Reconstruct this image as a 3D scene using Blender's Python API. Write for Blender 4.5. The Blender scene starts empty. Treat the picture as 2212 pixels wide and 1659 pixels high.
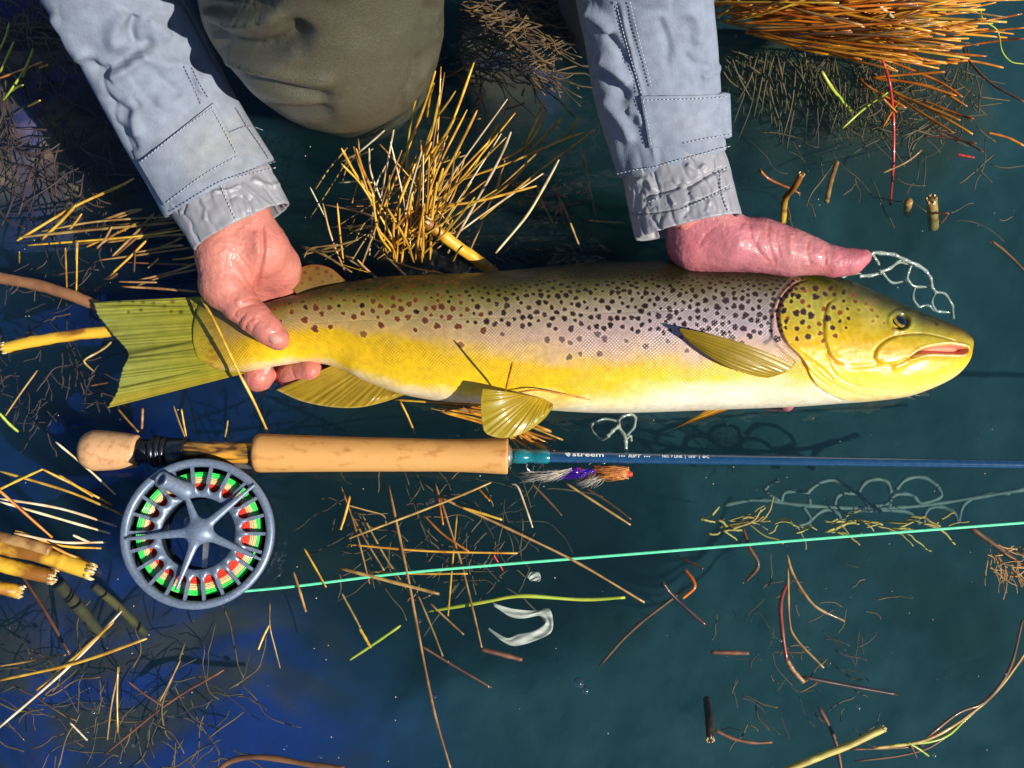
import bpy, bmesh, math, random
import numpy as np
from mathutils import Vector, Matrix, Euler

random.seed(7)
RNG = np.random.default_rng(11)
R = math.radians
scene = bpy.context.scene
col = scene.collection

# ------------------------------------------------------------------ camera, sky, sun, exposure
TILT = R(13.0)
DIST = 0.68
TANH = math.tan(R(27.5))
cam_d = bpy.data.cameras.new('camera')
cam_d.sensor_width = 36.0
cam_d.lens = 18.0 / TANH
cam_d.clip_start = 0.01
cam_d.clip_end = 400.0
cam = bpy.data.objects.new('camera', cam_d)
CPOS = np.array([0.0, -DIST * math.sin(TILT), DIST * math.cos(TILT)])
cam.location = CPOS
cam.rotation_euler = (TILT, 0, 0)
col.objects.link(cam)
scene.camera = cam

SUN_EL = R(40)
SUN_DIR = np.array([0.84, -0.54, 0.0]); SUN_DIR /= np.linalg.norm(SUN_DIR)
SUN_VEC = np.array([SUN_DIR[0] * math.cos(SUN_EL), SUN_DIR[1] * math.cos(SUN_EL), math.sin(SUN_EL)])
world = bpy.data.worlds.new('World')
scene.world = world
world.use_nodes = True
wn = world.node_tree.nodes
sky = wn.new('ShaderNodeTexSky')
sky.sky_type = 'NISHITA'
sky.sun_disc = False
sky.sun_elevation = SUN_EL
sky.sun_rotation = math.atan2(SUN_DIR[0], SUN_DIR[1])
sky.air_density = 1.0
sky.dust_density = 0.3
sky.ozone_density = 3.0
sky.altitude = 1500
wn['Background'].inputs['Strength'].default_value = 0.075
world.node_tree.links.new(sky.outputs[0], wn['Background'].inputs['Color'])

sun_d = bpy.data.lights.new('sun', 'SUN')
sun_d.energy = 5.0
sun_d.angle = R(0.5)
sun_d.color = (1.0, 0.93, 0.80)
sun = bpy.data.objects.new('sun', sun_d)
sun.rotation_euler = Vector(SUN_VEC).to_track_quat('Z', 'Y').to_euler()
col.objects.link(sun)

scene.view_settings.view_transform = 'Standard'
scene.view_settings.look = 'None'
scene.view_settings.gamma = 1.0
scene.view_settings.exposure = 0.32
scene.view_settings.use_curve_mapping = False
scene.cycles.use_denoising = True
scene.cycles.max_bounces = 10
scene.cycles.transparent_max_bounces = 24
scene.cycles.volume_bounces = 3
scene.cycles.caustics_reflective = False
scene.cycles.caustics_refractive = False

# ------------------------------------------------------------------ pixel grid of the photograph (2212 x 1659) <-> places
KPX = TANH / 1106.0
_c, _s = math.cos(TILT), math.sin(TILT)
PPM = 1.0 / (KPX * DIST)                     # pixels per metre at the water

def at(px, py, z=0.0):
    px = np.asarray(px, float); py = np.asarray(py, float); z = np.asarray(z, float)
    dx = (px - 1106.0) * KPX
    dy = -(py - 829.5) * KPX
    wx, wy, wz = dx, dy * _c + _s, dy * _s - _c
    t = (z - CPOS[2]) / wz
    return np.stack(np.broadcast_arrays(CPOS[0] + wx * t, CPOS[1] + wy * t, z), -1)

def proj(P):
    P = np.asarray(P, float) - CPOS
    y = P[..., 1] * _c + P[..., 2] * _s
    z = -P[..., 1] * _s + P[..., 2] * _c
    return 1106.0 + P[..., 0] / -z / KPX, 829.5 - y / -z / KPX

def px2m(r, z=0.0):
    return r * KPX * (CPOS[2] - z) / _c

def mkc(ox, oy, k):
    return lambda *p: [(ox + k * a, oy + k * b) for a, b in p]
c1 = mkc(0, 0, .33333); c2 = mkc(737.3, 0, .33333); c3 = mkc(1474.7, 0, .33333)
c4 = mkc(164.6, 438.9, .29762); c5 = mkc(1316.7, 384.0, .40476); c6 = mkc(658.3, 493.8, .39683)
c7 = mkc(109.7, 877.8, .29762); c8 = mkc(1042.4, 877.8, .24802); c9 = mkc(0, 932.6, .43784)
c10 = mkc(737.3, 1042.4, .37164); c11 = mkc(1474.7, 1042.4, .37164); c12 = mkc(0, 548.6, .23148)
dd = mkc(0, 0, 1)

# ------------------------------------------------------------------ numeric helpers
_PERM = RNG.random((64, 64, 64))
def vnoise(P):
    P = np.asarray(P, float); i = np.floor(P).astype(int); f = P - i; f = f * f * (3 - 2 * f)
    i &= 63; j = (i + 1) & 63
    g = lambda a, b, c: _PERM[a, b, c]
    x0, y0, z0 = i[..., 0], i[..., 1], i[..., 2]; x1, y1, z1 = j[..., 0], j[..., 1], j[..., 2]
    fx, fy, fz = f[..., 0], f[..., 1], f[..., 2]
    a = g(x0, y0, z0) * (1 - fx) + g(x1, y0, z0) * fx; b = g(x0, y1, z0) * (1 - fx) + g(x1, y1, z0) * fx
    c = g(x0, y0, z1) * (1 - fx) + g(x1, y0, z1) * fx; d = g(x0, y1, z1) * (1 - fx) + g(x1, y1, z1) * fx
    return (a * (1 - fy) + b * fy) * (1 - fz) + (c * (1 - fy) + d * fy) * fz * 1.0
def fbm(P, o=3):
    v = 0; a = .5
    for k in range(o):
        v = v + a * (vnoise(P * (2 ** k) + 17.3 * k) - .5) * 2; a *= .5
    return v
def sstep(a, b, x):
    t = np.clip((x - a) / (b - a), 0, 1); return t * t * (3 - 2 * t)
def spline(pts, n):
    """Catmull-Rom through pts, n samples"""
    P = np.asarray(pts, float)
    if len(P) == 2:
        t = np.linspace(0, 1, n)[:, None]; return P[0] * (1 - t) + P[1] * t
    Q = np.vstack([2 * P[0] - P[1], P, 2 * P[-1] - P[-2]])
    L = np.r_[0, np.cumsum(np.linalg.norm(np.diff(P[:, :2], axis=0), axis=1) + 1e-9)]
    t = np.linspace(0, L[-1], n); k = np.clip(np.searchsorted(L, t, 'right') - 1, 0, len(P) - 2)
    u = ((t - L[k]) / (L[k + 1] - L[k]))[:, None]
    p0, p1, p2, p3 = Q[k], Q[k + 1], Q[k + 2], Q[k + 3]
    return .5 * (2 * p1 + (p2 - p0) * u + (2 * p0 - 5 * p1 + 4 * p2 - p3) * u ** 2 + (3 * p1 - p0 - 3 * p2 + p3) * u ** 3)
def dseg(X, Y, pts, closed=False):
    """unsigned distance to a polyline, signed side (left of travel positive), parameter"""
    pts = np.asarray(pts, float)
    if closed: pts = np.vstack([pts, pts[:1]])
    best = np.full(X.shape, 1e9); side = np.zeros(X.shape); par = np.zeros(X.shape); n = len(pts) - 1
    for k in range(n):
        a, b = pts[k], pts[k + 1]; d = b - a; L2 = (d ** 2).sum() + 1e-12
        t = np.clip(((X - a[0]) * d[0] + (Y - a[1]) * d[1]) / L2, 0, 1)
        ex, ey = X - a[0] - t * d[0], Y - a[1] - t * d[1]
        q = np.hypot(ex, ey); m = q < best
        best = np.where(m, q, best); side = np.where(m, np.sign(d[0] * ey - d[1] * ex), side)
        par = np.where(m, (k + t) / n, par)
    return best, side, par
def inpoly(X, Y, pts):
    pts = np.asarray(pts, float); ins = np.zeros(X.shape, bool)
    for k in range(len(pts)):
        (x1, y1), (x2, y2) = pts[k - 1], pts[k]
        if y1 == y2: continue
        ins ^= ((y1 > Y) != (y2 > Y)) & (X < (x2 - x1) * (Y - y1) / (y2 - y1) + x1)
    return ins
def sdpoly(X, Y, pts):
    d, _, _ = dseg(X, Y, pts, True)
    return np.where(inpoly(X, Y, pts), -d, d)

def mesh(verts, faces, colors=None, attrs=None, smooth=True):
    me = bpy.data.meshes.new('m')
    V = np.asarray(verts, np.float32); me.vertices.add(len(V)); me.vertices.foreach_set('co', V.ravel())
    if isinstance(faces, np.ndarray):
        n, k = faces.shape; me.loops.add(n * k); me.loops.foreach_set('vertex_index', faces.astype(np.int32).ravel())
        me.polygons.add(n); me.polygons.foreach_set('loop_start', np.arange(0, n * k, k, dtype=np.int32))
        me.polygons.foreach_set('loop_total', np.full(n, k, np.int32))
    else:
        ls = [len(f) for f in faces]; me.loops.add(sum(ls)); me.loops.foreach_set('vertex_index', [i for f in faces for i in f])
        me.polygons.add(len(faces)); me.polygons.foreach_set('loop_start', np.r_[0, np.cumsum(ls)[:-1]].astype(np.int32))
        me.polygons.foreach_set('loop_total', np.array(ls, np.int32))
    me.polygons.foreach_set('use_smooth', [smooth] * len(me.polygons))
    if colors is not None:
        a = me.attributes.new('tint', 'FLOAT_COLOR', 'POINT')
        C = np.ones((len(V), 4), np.float32); C[:, :3] = colors; a.data.foreach_set('color', C.ravel())
    for k, v in (attrs or {}).items():
        a = me.attributes.new(k, 'FLOAT_VECTOR', 'POINT'); a.data.foreach_set('vector', np.asarray(v, np.float32).ravel())
    me.update(calc_edges=True); me.validate()
    return me
def obj(name, me, mat=None, parent=None, label=None, cat=None, group=None, kind=None):
    o = bpy.data.objects.new(name, me); col.objects.link(o)
    if mat is not None and me is not None and not me.materials: me.materials.append(mat)
    if parent is not None: o.parent = parent
    if label: o['label'] = label
    if cat: o['category'] = cat
    if group: o['group'] = group
    if kind: o['kind'] = kind
    return o
def empty(name, loc, label, cat, group=None):
    o = bpy.data.objects.new(name, None); col.objects.link(o); o.empty_display_size = .01
    o['label'] = label; o['category'] = cat
    if group: o['group'] = group
    return o                                             # stays at the origin so that children keep world coordinates
def joinm(parts):
    V, F, C, n, hasc = [], [], [], 0, False
    for p in parts:
        v, f = p[0], p[1]; V.append(v); F.append(np.asarray(f) + n); n += len(v)
    return np.vstack(V), np.vstack(F)

def frames(P):
    T = np.gradient(P, axis=0); T /= np.linalg.norm(T, axis=1)[:, None] + 1e-12
    up = np.array([0, 0, 1.0]) if abs(T[0][2]) < .9 else np.array([0, 1.0, 0])
    N = np.zeros_like(T); B = np.zeros_like(T)
    n = up - T[0] * up.dot(T[0]); n /= np.linalg.norm(n)
    for i in range(len(P)):
        n = n - T[i] * n.dot(T[i]); n /= np.linalg.norm(n) + 1e-12
        N[i] = n; B[i] = np.cross(T[i], n)
    return T, N, B
def tube(P, r, sides=8, caps=True):
    """P (n,3) world points, r scalar or (n,) -> verts, quads"""
    P = np.asarray(P, float); n = len(P); r = np.broadcast_to(np.asarray(r, float), (n,))
    T, N, B = frames(P); a = np.arange(sides) * 2 * math.pi / sides
    if caps:
        P = np.vstack([P[:1], P, P[-1:]]); N = np.vstack([N[:1], N, N[-1:]]); B = np.vstack([B[:1], B, B[-1:]]); r = np.r_[1e-6, r, 1e-6]; n += 2
    V = P[:, None] + r[:, None, None] * (np.cos(a)[None, :, None] * N[:, None] + np.sin(a)[None, :, None] * B[:, None])
    i = np.arange(n - 1)[:, None] * sides; j = np.arange(sides)[None]; k = (j + 1) % sides
    F = np.stack([i + j, i + k, i + sides + k, i + sides + j], -1).reshape(-1, 4)
    return V.reshape(-1, 3), F
def grid_faces(nu, nv, wrap=False):
    i = np.arange(nu - 1)[:, None] * nv; j = np.arange(nv if wrap else nv - 1)[None]; k = (j + 1) % nv
    return np.stack([i + j, i + k, i + nv + k, i + nv + j], -1).reshape(-1, 4)
def lathe(axis0, axis1, prof, sides=40):
    """prof: (distance fraction 0..1, radius m)"""
    a = np.array(axis0, float); b = np.array(axis1, float)
    P = np.array([a + (b - a) * t for t, r in prof]); r = np.array([r for t, r in prof])
    T = (b - a) / np.linalg.norm(b - a); up = np.array([0, 0, 1.0]) if abs(T[2]) < .9 else np.array([0, 1., 0])
    N = up - T * up.dot(T); N /= np.linalg.norm(N); B = np.cross(T, N); th = np.arange(sides) * 2 * math.pi / sides
    V = P[:, None] + r[:, None, None] * (np.cos(th)[None, :, None] * N + np.sin(th)[None, :, None] * B)
    return V.reshape(-1, 3), grid_faces(len(P), sides, True)
def box(c, s, M=None):
    v = np.array([[x, y, z] for x in (-.5, .5) for y in (-.5, .5) for z in (-.5, .5)]) * np.array(s)
    if M is not None: v = v @ np.array(M).T
    return v + np.array(c), np.array([[0, 1, 3, 2], [4, 6, 7, 5], [0, 4, 5, 1], [2, 3, 7, 6], [0, 2, 6, 4], [1, 5, 7, 3]])
def sphere(c, r, n=16):
    th = np.linspace(1e-3, math.pi - 1e-3, n); ph = np.arange(2 * n) * math.pi / n; r = np.broadcast_to(r, (3,))
    V = np.stack([np.sin(th)[:, None] * np.cos(ph) * r[0], np.sin(th)[:, None] * np.sin(ph) * r[1], np.cos(th)[:, None] * np.ones_like(ph) * r[2]], -1)
    return V.reshape(-1, 3) + np.array(c), grid_faces(n, 2 * n, True)

def nets(fn, lo, hi, h):
    """surface nets of the field fn(X,Y,Z) < 0"""
    ax = [np.arange(lo[k], hi[k] + h, h) for k in range(3)]
    X, Y, Z = np.meshgrid(*ax, indexing='ij'); F = fn(X, Y, Z); S = F < 0
    C = [S[a:S.shape[0] - 1 + a, b:S.shape[1] - 1 + b, c:S.shape[2] - 1 + c] for a in (0, 1) for b in (0, 1) for c in (0, 1)]
    tot = sum(c.astype(np.int8) for c in C); act = (tot > 0) & (tot < 8)
    idx = np.argwhere(act); num = -np.ones(act.shape, int); num[tuple(idx.T)] = np.arange(len(idx))
    corners = [(a, b, c) for a in (0, 1) for b in (0, 1) for c in (0, 1)]
    acc = np.zeros((len(idx), 3)); cnt = np.zeros(len(idx))
    for p in corners:
        for k in range(3):
            if p[k] == 0:
                q = list(p); q[k] = 1
                fa = F[idx[:, 0] + p[0], idx[:, 1] + p[1], idx[:, 2] + p[2]]; fb = F[idx[:, 0] + q[0], idx[:, 1] + q[1], idx[:, 2] + q[2]]
                m = (fa < 0) != (fb < 0); t = np.where(m, fa / np.where(m, fa - fb, 1), 0)
                pos = idx + np.array(p, float); pos[:, k] += t
                acc += pos * m[:, None]; cnt += m
    V = acc / cnt[:, None] * h + np.array(lo)
    Fs = []
    for k in range(3):
        a = [slice(None)] * 3; b = [slice(None)] * 3; a[k] = slice(0, -1); b[k] = slice(1, None)
        ch = S[tuple(a)] != S[tuple(b)]; e = np.argwhere(ch); u, w = (k + 1) % 3, (k + 2) % 3
        e = e[(e[:, u] > 0) & (e[:, w] > 0) & (e[:, u] < S.shape[u] - 1) & (e[:, w] < S.shape[w] - 1)]
        du = np.zeros(3, int); du[u] = 1; dw = np.zeros(3, int); dw[w] = 1
        q = [num[tuple((e - x).T)] for x in (du * 0, du, du + dw, dw)]
        f = np.stack(q, -1); flip = S[tuple(e.T)]
        f[~flip] = f[~flip][:, ::-1]; Fs.append(f)
    Fa = np.vstack(Fs); return V, Fa[(Fa >= 0).all(1)]
def cone_sdf(X, Y, Z, a, b, ra, rb):
    a = np.array(a); b = np.array(b); d = b - a; L2 = d.dot(d) + 1e-12
    t = np.clip(((X - a[0]) * d[0] + (Y - a[1]) * d[1] + (Z - a[2]) * d[2]) / L2, 0, 1)
    return np.sqrt((X - a[0] - t * d[0]) ** 2 + (Y - a[1] - t * d[1]) ** 2 + (Z - a[2] - t * d[2]) ** 2) - (ra + (rb - ra) * t)
def smin(a, b, k):
    h = np.clip(.5 + .5 * (b - a) / k, 0, 1); return b * (1 - h) + a * h - k * h * (1 - h)
def chain(pts):
    """(px,py,z,rpx) -> world points with radii"""
    return [(at(p[0], p[1], p[2]), px2m(p[3], p[2])) for p in pts]

# ------------------------------------------------------------------ materials
def ntree(name):
    m = bpy.data.materials.new(name); m.use_nodes = True; t = m.node_tree; b = t.nodes['Principled BSDF']
    return m, t, b
def lk(t, a, b): t.links.new(a, b)
def tint_mat(name, rough=.5, spec=.5, coat=0, sss=0, nscale=300, nbump=0, bdist=.0005, vary=.0, vscale=60, translucent=0, metal=0):
    m, t, b = ntree(name); at_ = t.nodes.new('ShaderNodeAttribute'); at_.attribute_name = 'tint'
    c = at_.outputs['Color']; tc = t.nodes.new('ShaderNodeTexCoord')
    if vary:
        n = t.nodes.new('ShaderNodeTexNoise'); n.inputs['Scale'].default_value = vscale; n.inputs['Detail'].default_value = 5; lk(t, tc.outputs['Object'], n.inputs['Vector'])
        mr = t.nodes.new('ShaderNodeMapRange'); mr.inputs[1].default_value = .3; mr.inputs[2].default_value = .7; mr.inputs[3].default_value = 1 - vary; mr.inputs[4].default_value = 1 + vary * .5
        lk(t, n.outputs[0], mr.inputs[0]); v = t.nodes.new('ShaderNodeVectorMath'); v.operation = 'SCALE'; lk(t, c, v.inputs[0]); lk(t, mr.outputs[0], v.inputs['Scale']); c = v.outputs[0]
    lk(t, c, b.inputs['Base Color']); b.inputs['Roughness'].default_value = rough; b.inputs['Specular IOR Level'].default_value = spec
    b.inputs['Coat Weight'].default_value = coat; b.inputs['Coat Roughness'].default_value = .12; b.inputs['Metallic'].default_value = metal
    if sss: b.inputs['Subsurface Weight'].default_value = sss; b.inputs['Subsurface Radius'].default_value = (.006, .002, .001); b.inputs['Subsurface Scale'].default_value = 1
    if nbump:
        n = t.nodes.new('ShaderNodeTexNoise'); n.inputs['Scale'].default_value = nscale; n.inputs['Detail'].default_value = 4; lk(t, tc.outputs['Object'], n.inputs['Vector'])
        bu = t.nodes.new('ShaderNodeBump'); bu.inputs['Strength'].default_value = nbump; bu.inputs['Distance'].default_value = bdist; lk(t, n.outputs[0], bu.inputs['Height']); lk(t, bu.outputs[0], b.inputs['Normal'])
    if translucent:
        tr = t.nodes.new('ShaderNodeBsdfTranslucent'); lk(t, c, tr.inputs[0]); mx = t.nodes.new('ShaderNodeMixShader'); mx.inputs[0].default_value = translucent
        lk(t, b.outputs[0], mx.inputs[1]); lk(t, tr.outputs[0], mx.inputs[2]); lk(t, mx.outputs[0], t.nodes['Material Output'].inputs[0])
    return m
def mat2(name, ca, cb, scale=80, rough=.5, spec=.5, coat=0, metal=0, stretch=(1, 1, 1), bump=.2, bdist=.0004, lo=.4, hi=.62, detail=5, sss=0, coat_rough=.1):
    """two base colours mixed by noise + fine relief"""
    m, t, b = ntree(name); tc = t.nodes.new('ShaderNodeTexCoord'); mp = t.nodes.new('ShaderNodeMapping'); mp.inputs['Scale'].default_value = stretch
    lk(t, tc.outputs['Object'], mp.inputs[0]); n = t.nodes.new('ShaderNodeTexNoise'); n.inputs['Scale'].default_value = scale; n.inputs['Detail'].default_value = detail
    lk(t, mp.outputs[0], n.inputs['Vector']); mr = t.nodes.new('ShaderNodeMapRange'); mr.inputs[1].default_value = lo; mr.inputs[2].default_value = hi; lk(t, n.outputs[0], mr.inputs[0])
    mx = t.nodes.new('ShaderNodeMix'); mx.data_type = 'RGBA'; mx.inputs['A'].default_value = (*ca, 1); mx.inputs['B'].default_value = (*cb, 1)
    lk(t, mr.outputs[0], mx.inputs['Factor']); lk(t, mx.outputs['Result'], b.inputs['Base Color'])
    b.inputs['Roughness'].default_value = rough; b.inputs['Specular IOR Level'].default_value = spec; b.inputs['Metallic'].default_value = metal
    b.inputs['Coat Weight'].default_value = coat; b.inputs['Coat Roughness'].default_value = coat_rough
    if sss: b.inputs['Subsurface Weight'].default_value = sss; b.inputs['Subsurface Radius'].default_value = (.004, .002, .001); b.inputs['Subsurface Scale'].default_value = 1
    if bump:
        bu = t.nodes.new('ShaderNodeBump'); bu.inputs['Strength'].default_value = bump; bu.inputs['Distance'].default_value = bdist
        lk(t, n.outputs[0], bu.inputs['Height']); lk(t, bu.outputs[0], b.inputs['Normal'])
    return m

def water_mat():
    m = bpy.data.materials.new('pond_water'); m.use_nodes = True; t = m.node_tree; t.nodes.clear()
    out = t.nodes.new('ShaderNodeOutputMaterial'); tc = t.nodes.new('ShaderNodeTexCoord')
    g = t.nodes.new('ShaderNodeBsdfGlossy'); g.inputs['Roughness'].default_value = .0; tr = t.nodes.new('ShaderNodeBsdfTransparent')
    fr = t.nodes.new('ShaderNodeFresnel'); fr.inputs['IOR'].default_value = 1.42
    n1 = t.nodes.new('ShaderNodeTexNoise'); n1.inputs['Scale'].default_value = 14; n1.inputs['Detail'].default_value = 2; n1.inputs['Distortion'].default_value = 1.2
    n2 = t.nodes.new('ShaderNodeTexNoise'); n2.inputs['Scale'].default_value = 45; n2.inputs['Detail'].default_value = 1.5; n2.inputs['Distortion'].default_value = 1.0
    mp = t.nodes.new('ShaderNodeMapping'); mp.inputs['Scale'].default_value = (1, 1.6, 1)
    lk(t, tc.outputs['Object'], mp.inputs[0]); lk(t, mp.outputs[0], n1.inputs['Vector']); lk(t, mp.outputs[0], n2.inputs['Vector'])
    ad = t.nodes.new('ShaderNodeMath'); ad.operation = 'MULTIPLY_ADD'; ad.inputs[1].default_value = .28
    lk(t, n2.outputs[0], ad.inputs[0]); lk(t, n1.outputs[0], ad.inputs[2])
    bu = t.nodes.new('ShaderNodeBump'); bu.inputs['Strength'].default_value = 1; bu.inputs['Distance'].default_value = .0032
    lk(t, ad.outputs[0], bu.inputs['Height']); lk(t, bu.outputs[0], g.inputs['Normal']); lk(t, bu.outputs[0], fr.inputs['Normal'])
    geo = t.nodes.new('ShaderNodeNewGeometry'); ib = t.nodes.new('ShaderNodeMath'); ib.operation = 'SUBTRACT'; ib.inputs[0].default_value = 1; lk(t, geo.outputs['Backfacing'], ib.inputs[1])
    fm = t.nodes.new('ShaderNodeMath'); fm.operation = 'MULTIPLY'; lk(t, fr.outputs[0], fm.inputs[0]); lk(t, ib.outputs[0], fm.inputs[1])
    mx = t.nodes.new('ShaderNodeMixShader'); lk(t, fm.outputs[0], mx.inputs[0]); lk(t, tr.outputs[0], mx.inputs[1]); lk(t, g.outputs[0], mx.inputs[2])
    lk(t, mx.outputs[0], out.inputs['Surface'])
    sc = t.nodes.new('ShaderNodeVolumeScatter'); sc.inputs['Color'].default_value = (.32, .80, .94, 1); sc.inputs['Density'].default_value = .62; sc.inputs['Anisotropy'].default_value = .0
    ab = t.nodes.new('ShaderNodeVolumeAbsorption'); ab.inputs['Color'].default_value = (.08, .46, .55, 1); ab.inputs['Density'].default_value = 6.2
    av = t.nodes.new('ShaderNodeAddShader'); lk(t, sc.outputs[0], av.inputs[0]); lk(t, ab.outputs[0], av.inputs[1]); lk(t, av.outputs[0], out.inputs['Volume'])
    return m
M = {}
M['water'] = water_mat()
M['bed'] = tint_mat('lake_mud', rough=.9, spec=.1, nscale=60, nbump=.6, bdist=.003, vary=.25, vscale=30)
def vary_random(m, sat=.18, val=.35):
    t = m.node_tree; b = t.nodes['Principled BSDF']; src = b.inputs['Base Color'].links[0].from_socket; oi = t.nodes.new('ShaderNodeObjectInfo'); h = t.nodes.new('ShaderNodeHueSaturation')
    for inp, a_, c_ in (('Hue', .485, .515), ('Value', 1 - val, 1 + val * .4)):
        mr = t.nodes.new('ShaderNodeMapRange'); mr.inputs[3].default_value = a_; mr.inputs[4].default_value = c_; ml = t.nodes.new('ShaderNodeMath'); ml.operation = 'FRACT'; mm = t.nodes.new('ShaderNodeMath'); mm.operation = 'MULTIPLY'; mm.inputs[1].default_value = 7.31 if inp == 'Hue' else 1.0
        lk(t, oi.outputs['Random'], mm.inputs[0]); lk(t, mm.outputs[0], ml.inputs[0]); lk(t, ml.outputs[0], mr.inputs[0]); lk(t, mr.outputs[0], h.inputs[inp])
    lk(t, src, h.inputs['Color']); lk(t, h.outputs[0], b.inputs['Base Color'])
M['straw'] = mat2('golden_straw', (.74, .46, .05), (.50, .24, .02), 120, rough=.38, spec=.5, stretch=(1, 1, 1), bump=.3, coat=.25)
M['straw_pale'] = mat2('bleached_straw', (.86, .74, .50), (.60, .42, .20), 90, rough=.42, bump=.3)
M['straw_tan'] = mat2('tan_straw', (.50, .31, .10), (.26, .13, .035), 100, rough=.5, bump=.3, coat=.2)
M['straw_orange'] = mat2('orange_rush', (.72, .27, .018), (.40, .105, .006), 70, rough=.36, bump=.2, coat=.3)
M['straw_brown'] = mat2('brown_stem', (.20, .085, .03), (.10, .04, .018), 80, rough=.5, bump=.4, coat=.3)
M['straw_red'] = mat2('red_stem', (.55, .03, .015), (.30, .02, .01), 80, rough=.35, bump=.2, coat=.3)
M['straw_dark'] = mat2('dark_stem', (.035, .016, .018), (.07, .03, .02), 80, rough=.4, bump=.4, coat=.4)
M['grass_green'] = mat2('green_blade', (.30, .42, .03), (.42, .45, .05), 80, rough=.4, bump=.2, coat=.2)
M['olive'] = mat2('olive_weed', (.075, .058, .018), (.13, .09, .035), 60, rough=.6, bump=.4)
for _k in ('straw', 'straw_pale', 'straw_tan', 'straw_orange', 'straw_brown'): vary_random(M[_k])
M['olive_dark'] = mat2('sunken_olive_stalk', (.10, .075, .015), (.03, .025, .010), 45, rough=.8, bump=.8, bdist=.002)
M['straw_deepred'] = mat2('deep_red_stem', (.26, .035, .018), (.14, .03, .015), 80, rough=.45, bump=.4, coat=.15)
M['reed_yellow'] = mat2('dry_yellow_reed', (.50, .42, .10), (.34, .24, .06), 60, rough=.5, bump=.6, stretch=(.5, 1, 1))
M['reed_thick'] = mat2('thick_reed', (.72, .42, .03), (.26, .10, .012), 55, rough=.42, bump=.9, bdist=.0015, coat=.2, lo=.46, hi=.58, stretch=(.5, 1, 1), detail=8)
M['reed_brown'] = mat2('old_reed', (.28, .13, .055), (.14, .06, .03), 30, rough=.5, bump=.7, bdist=.0015, coat=.2)
M['reed_end'] = mat2('reed_broken_end', (.80, .66, .38), (.45, .25, .10), 300, rough=.7, bump=.8)
M['skin_nail'] = mat2('fingernail', (.74, .30, .24), (.80, .38, .32), 200, rough=.45, coat=.0, spec=.15, bump=.1)
M['skin'] = tint_mat('wet_skin', rough=.46, spec=.4, coat=.10, sss=.08, nscale=520, nbump=.6, bdist=.0007, vary=.14, vscale=110)
M['fin'] = tint_mat('fish_fin', rough=.36, coat=.35, translucent=.42, vary=.15, vscale=120, nscale=350, nbump=.2)
M['cork'] = mat2('cork', (.64, .33, .10), (.44, .18, .04), 170, rough=.55, stretch=(.5, 1, 1), bump=.5, bdist=.0005, lo=.55, hi=.74, detail=8)
M['cork_ring'] = mat2('cork_ring', (.64, .36, .17), (.44, .20, .08), 220, rough=.55, stretch=(1, 1, 1), bump=.5, lo=.5, hi=.7)
M['black_metal'] = mat2('black_anodised_metal', (.025, .03, .04), (.045, .05, .065), 300, rough=.3, metal=.7, spec=.6, bump=.05)
M['reel'] = mat2('grey_anodised_metal', (.15, .20, .29), (.21, .26, .35), 500, rough=.40, metal=.35, spec=.6, bump=.12, bdist=.0002)
M['reel_dark'] = mat2('dark_blue_metal', (.03, .045, .08), (.05, .065, .10), 300, rough=.4, metal=.5, bump=.1)
M['silver'] = mat2('silver_metal', (.5, .5, .5), (.62, .62, .6), 300, rough=.28, metal=.9, bump=.05)
M['blank'] = mat2('blue_rod_varnish', (.006, .045, .12), (.01, .06, .15), 300, rough=.18, coat=.9, spec=.6, bump=.02)
M['wrap'] = mat2('teal_thread_wrap', (.004, .13, .17), (.01, .20, .24), 500, rough=.2, coat=1, bump=.15, stretch=(6, 1, 1))
M['wood'] = mat2('dark_burl_wood', (.06, .03, .012), (.62, .30, .035), 80, rough=.3, coat=.5, stretch=(.6, 2.4, 2.4), bump=.2, lo=.44, hi=.6)
M['white_print'] = mat2('white_lettering', (.8, .8, .8), (.85, .85, .85), 50, rough=.5, bump=0)
M['line_green'] = mat2('green_fly_line', (.04, .75, .10), (.06, .85, .16), 300, rough=.3, coat=.3, bump=.05)
M['line_mint'] = mat2('mint_fly_line', (.12, .80, .42), (.18, .85, .48), 300, rough=.3, coat=.3, bump=.05)
M['line_cream'] = mat2('cream_fly_line', (.66, .56, .26), (.72, .62, .32), 300, rough=.35, coat=.3, bump=.05)
M['line_red'] = mat2('red_backing', (.75, .03, .012), (.85, .05, .02), 400, rough=.5, bump=.3)
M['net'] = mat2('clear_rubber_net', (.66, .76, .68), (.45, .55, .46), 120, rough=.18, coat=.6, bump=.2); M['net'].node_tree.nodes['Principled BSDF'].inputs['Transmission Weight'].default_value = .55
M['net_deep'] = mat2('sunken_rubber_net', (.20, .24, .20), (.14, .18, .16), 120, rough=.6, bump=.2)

def rgb(*a): return np.array(a, float)
# ------------------------------------------------------------------ the pond: mud bed and water
gx = np.r_[-40, -12, -4, -1.6, -1.0, -.7, np.linspace(-.5, .5, 251), .7, 1.0, 1.6, 4, 12, 40]
BX, BY = np.meshgrid(gx, gx, indexing='ij'); _p = np.stack([BX, BY, BX * 0], -1)
def _blob(x0, y0, rx, ry, z=-.05, soft=.5):
    c = at(x0, y0, z); a = px2m(rx, z); b = px2m(ry, z); n_ = .35 * fbm(_p * 9 + x0 * .01, 3); q = np.hypot((BX - c[0]) / a, (BY - c[1]) / b) + n_; return sstep(1 + soft * .5, 1 - soft * .5, q)
low = _blob(260, 1440, 430, 330, soft=.9)
swirl = _p + .05 * np.stack([fbm(_p * 10 + 1, 3), fbm(_p * 10 + 7, 3), BX * 0], -1)
f1, f2, f3 = fbm(swirl * 26 + 2, 4), fbm(swirl * np.array([14, 55, 1]) + 5, 4), fbm(_p * 5 + 4, 4)
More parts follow.
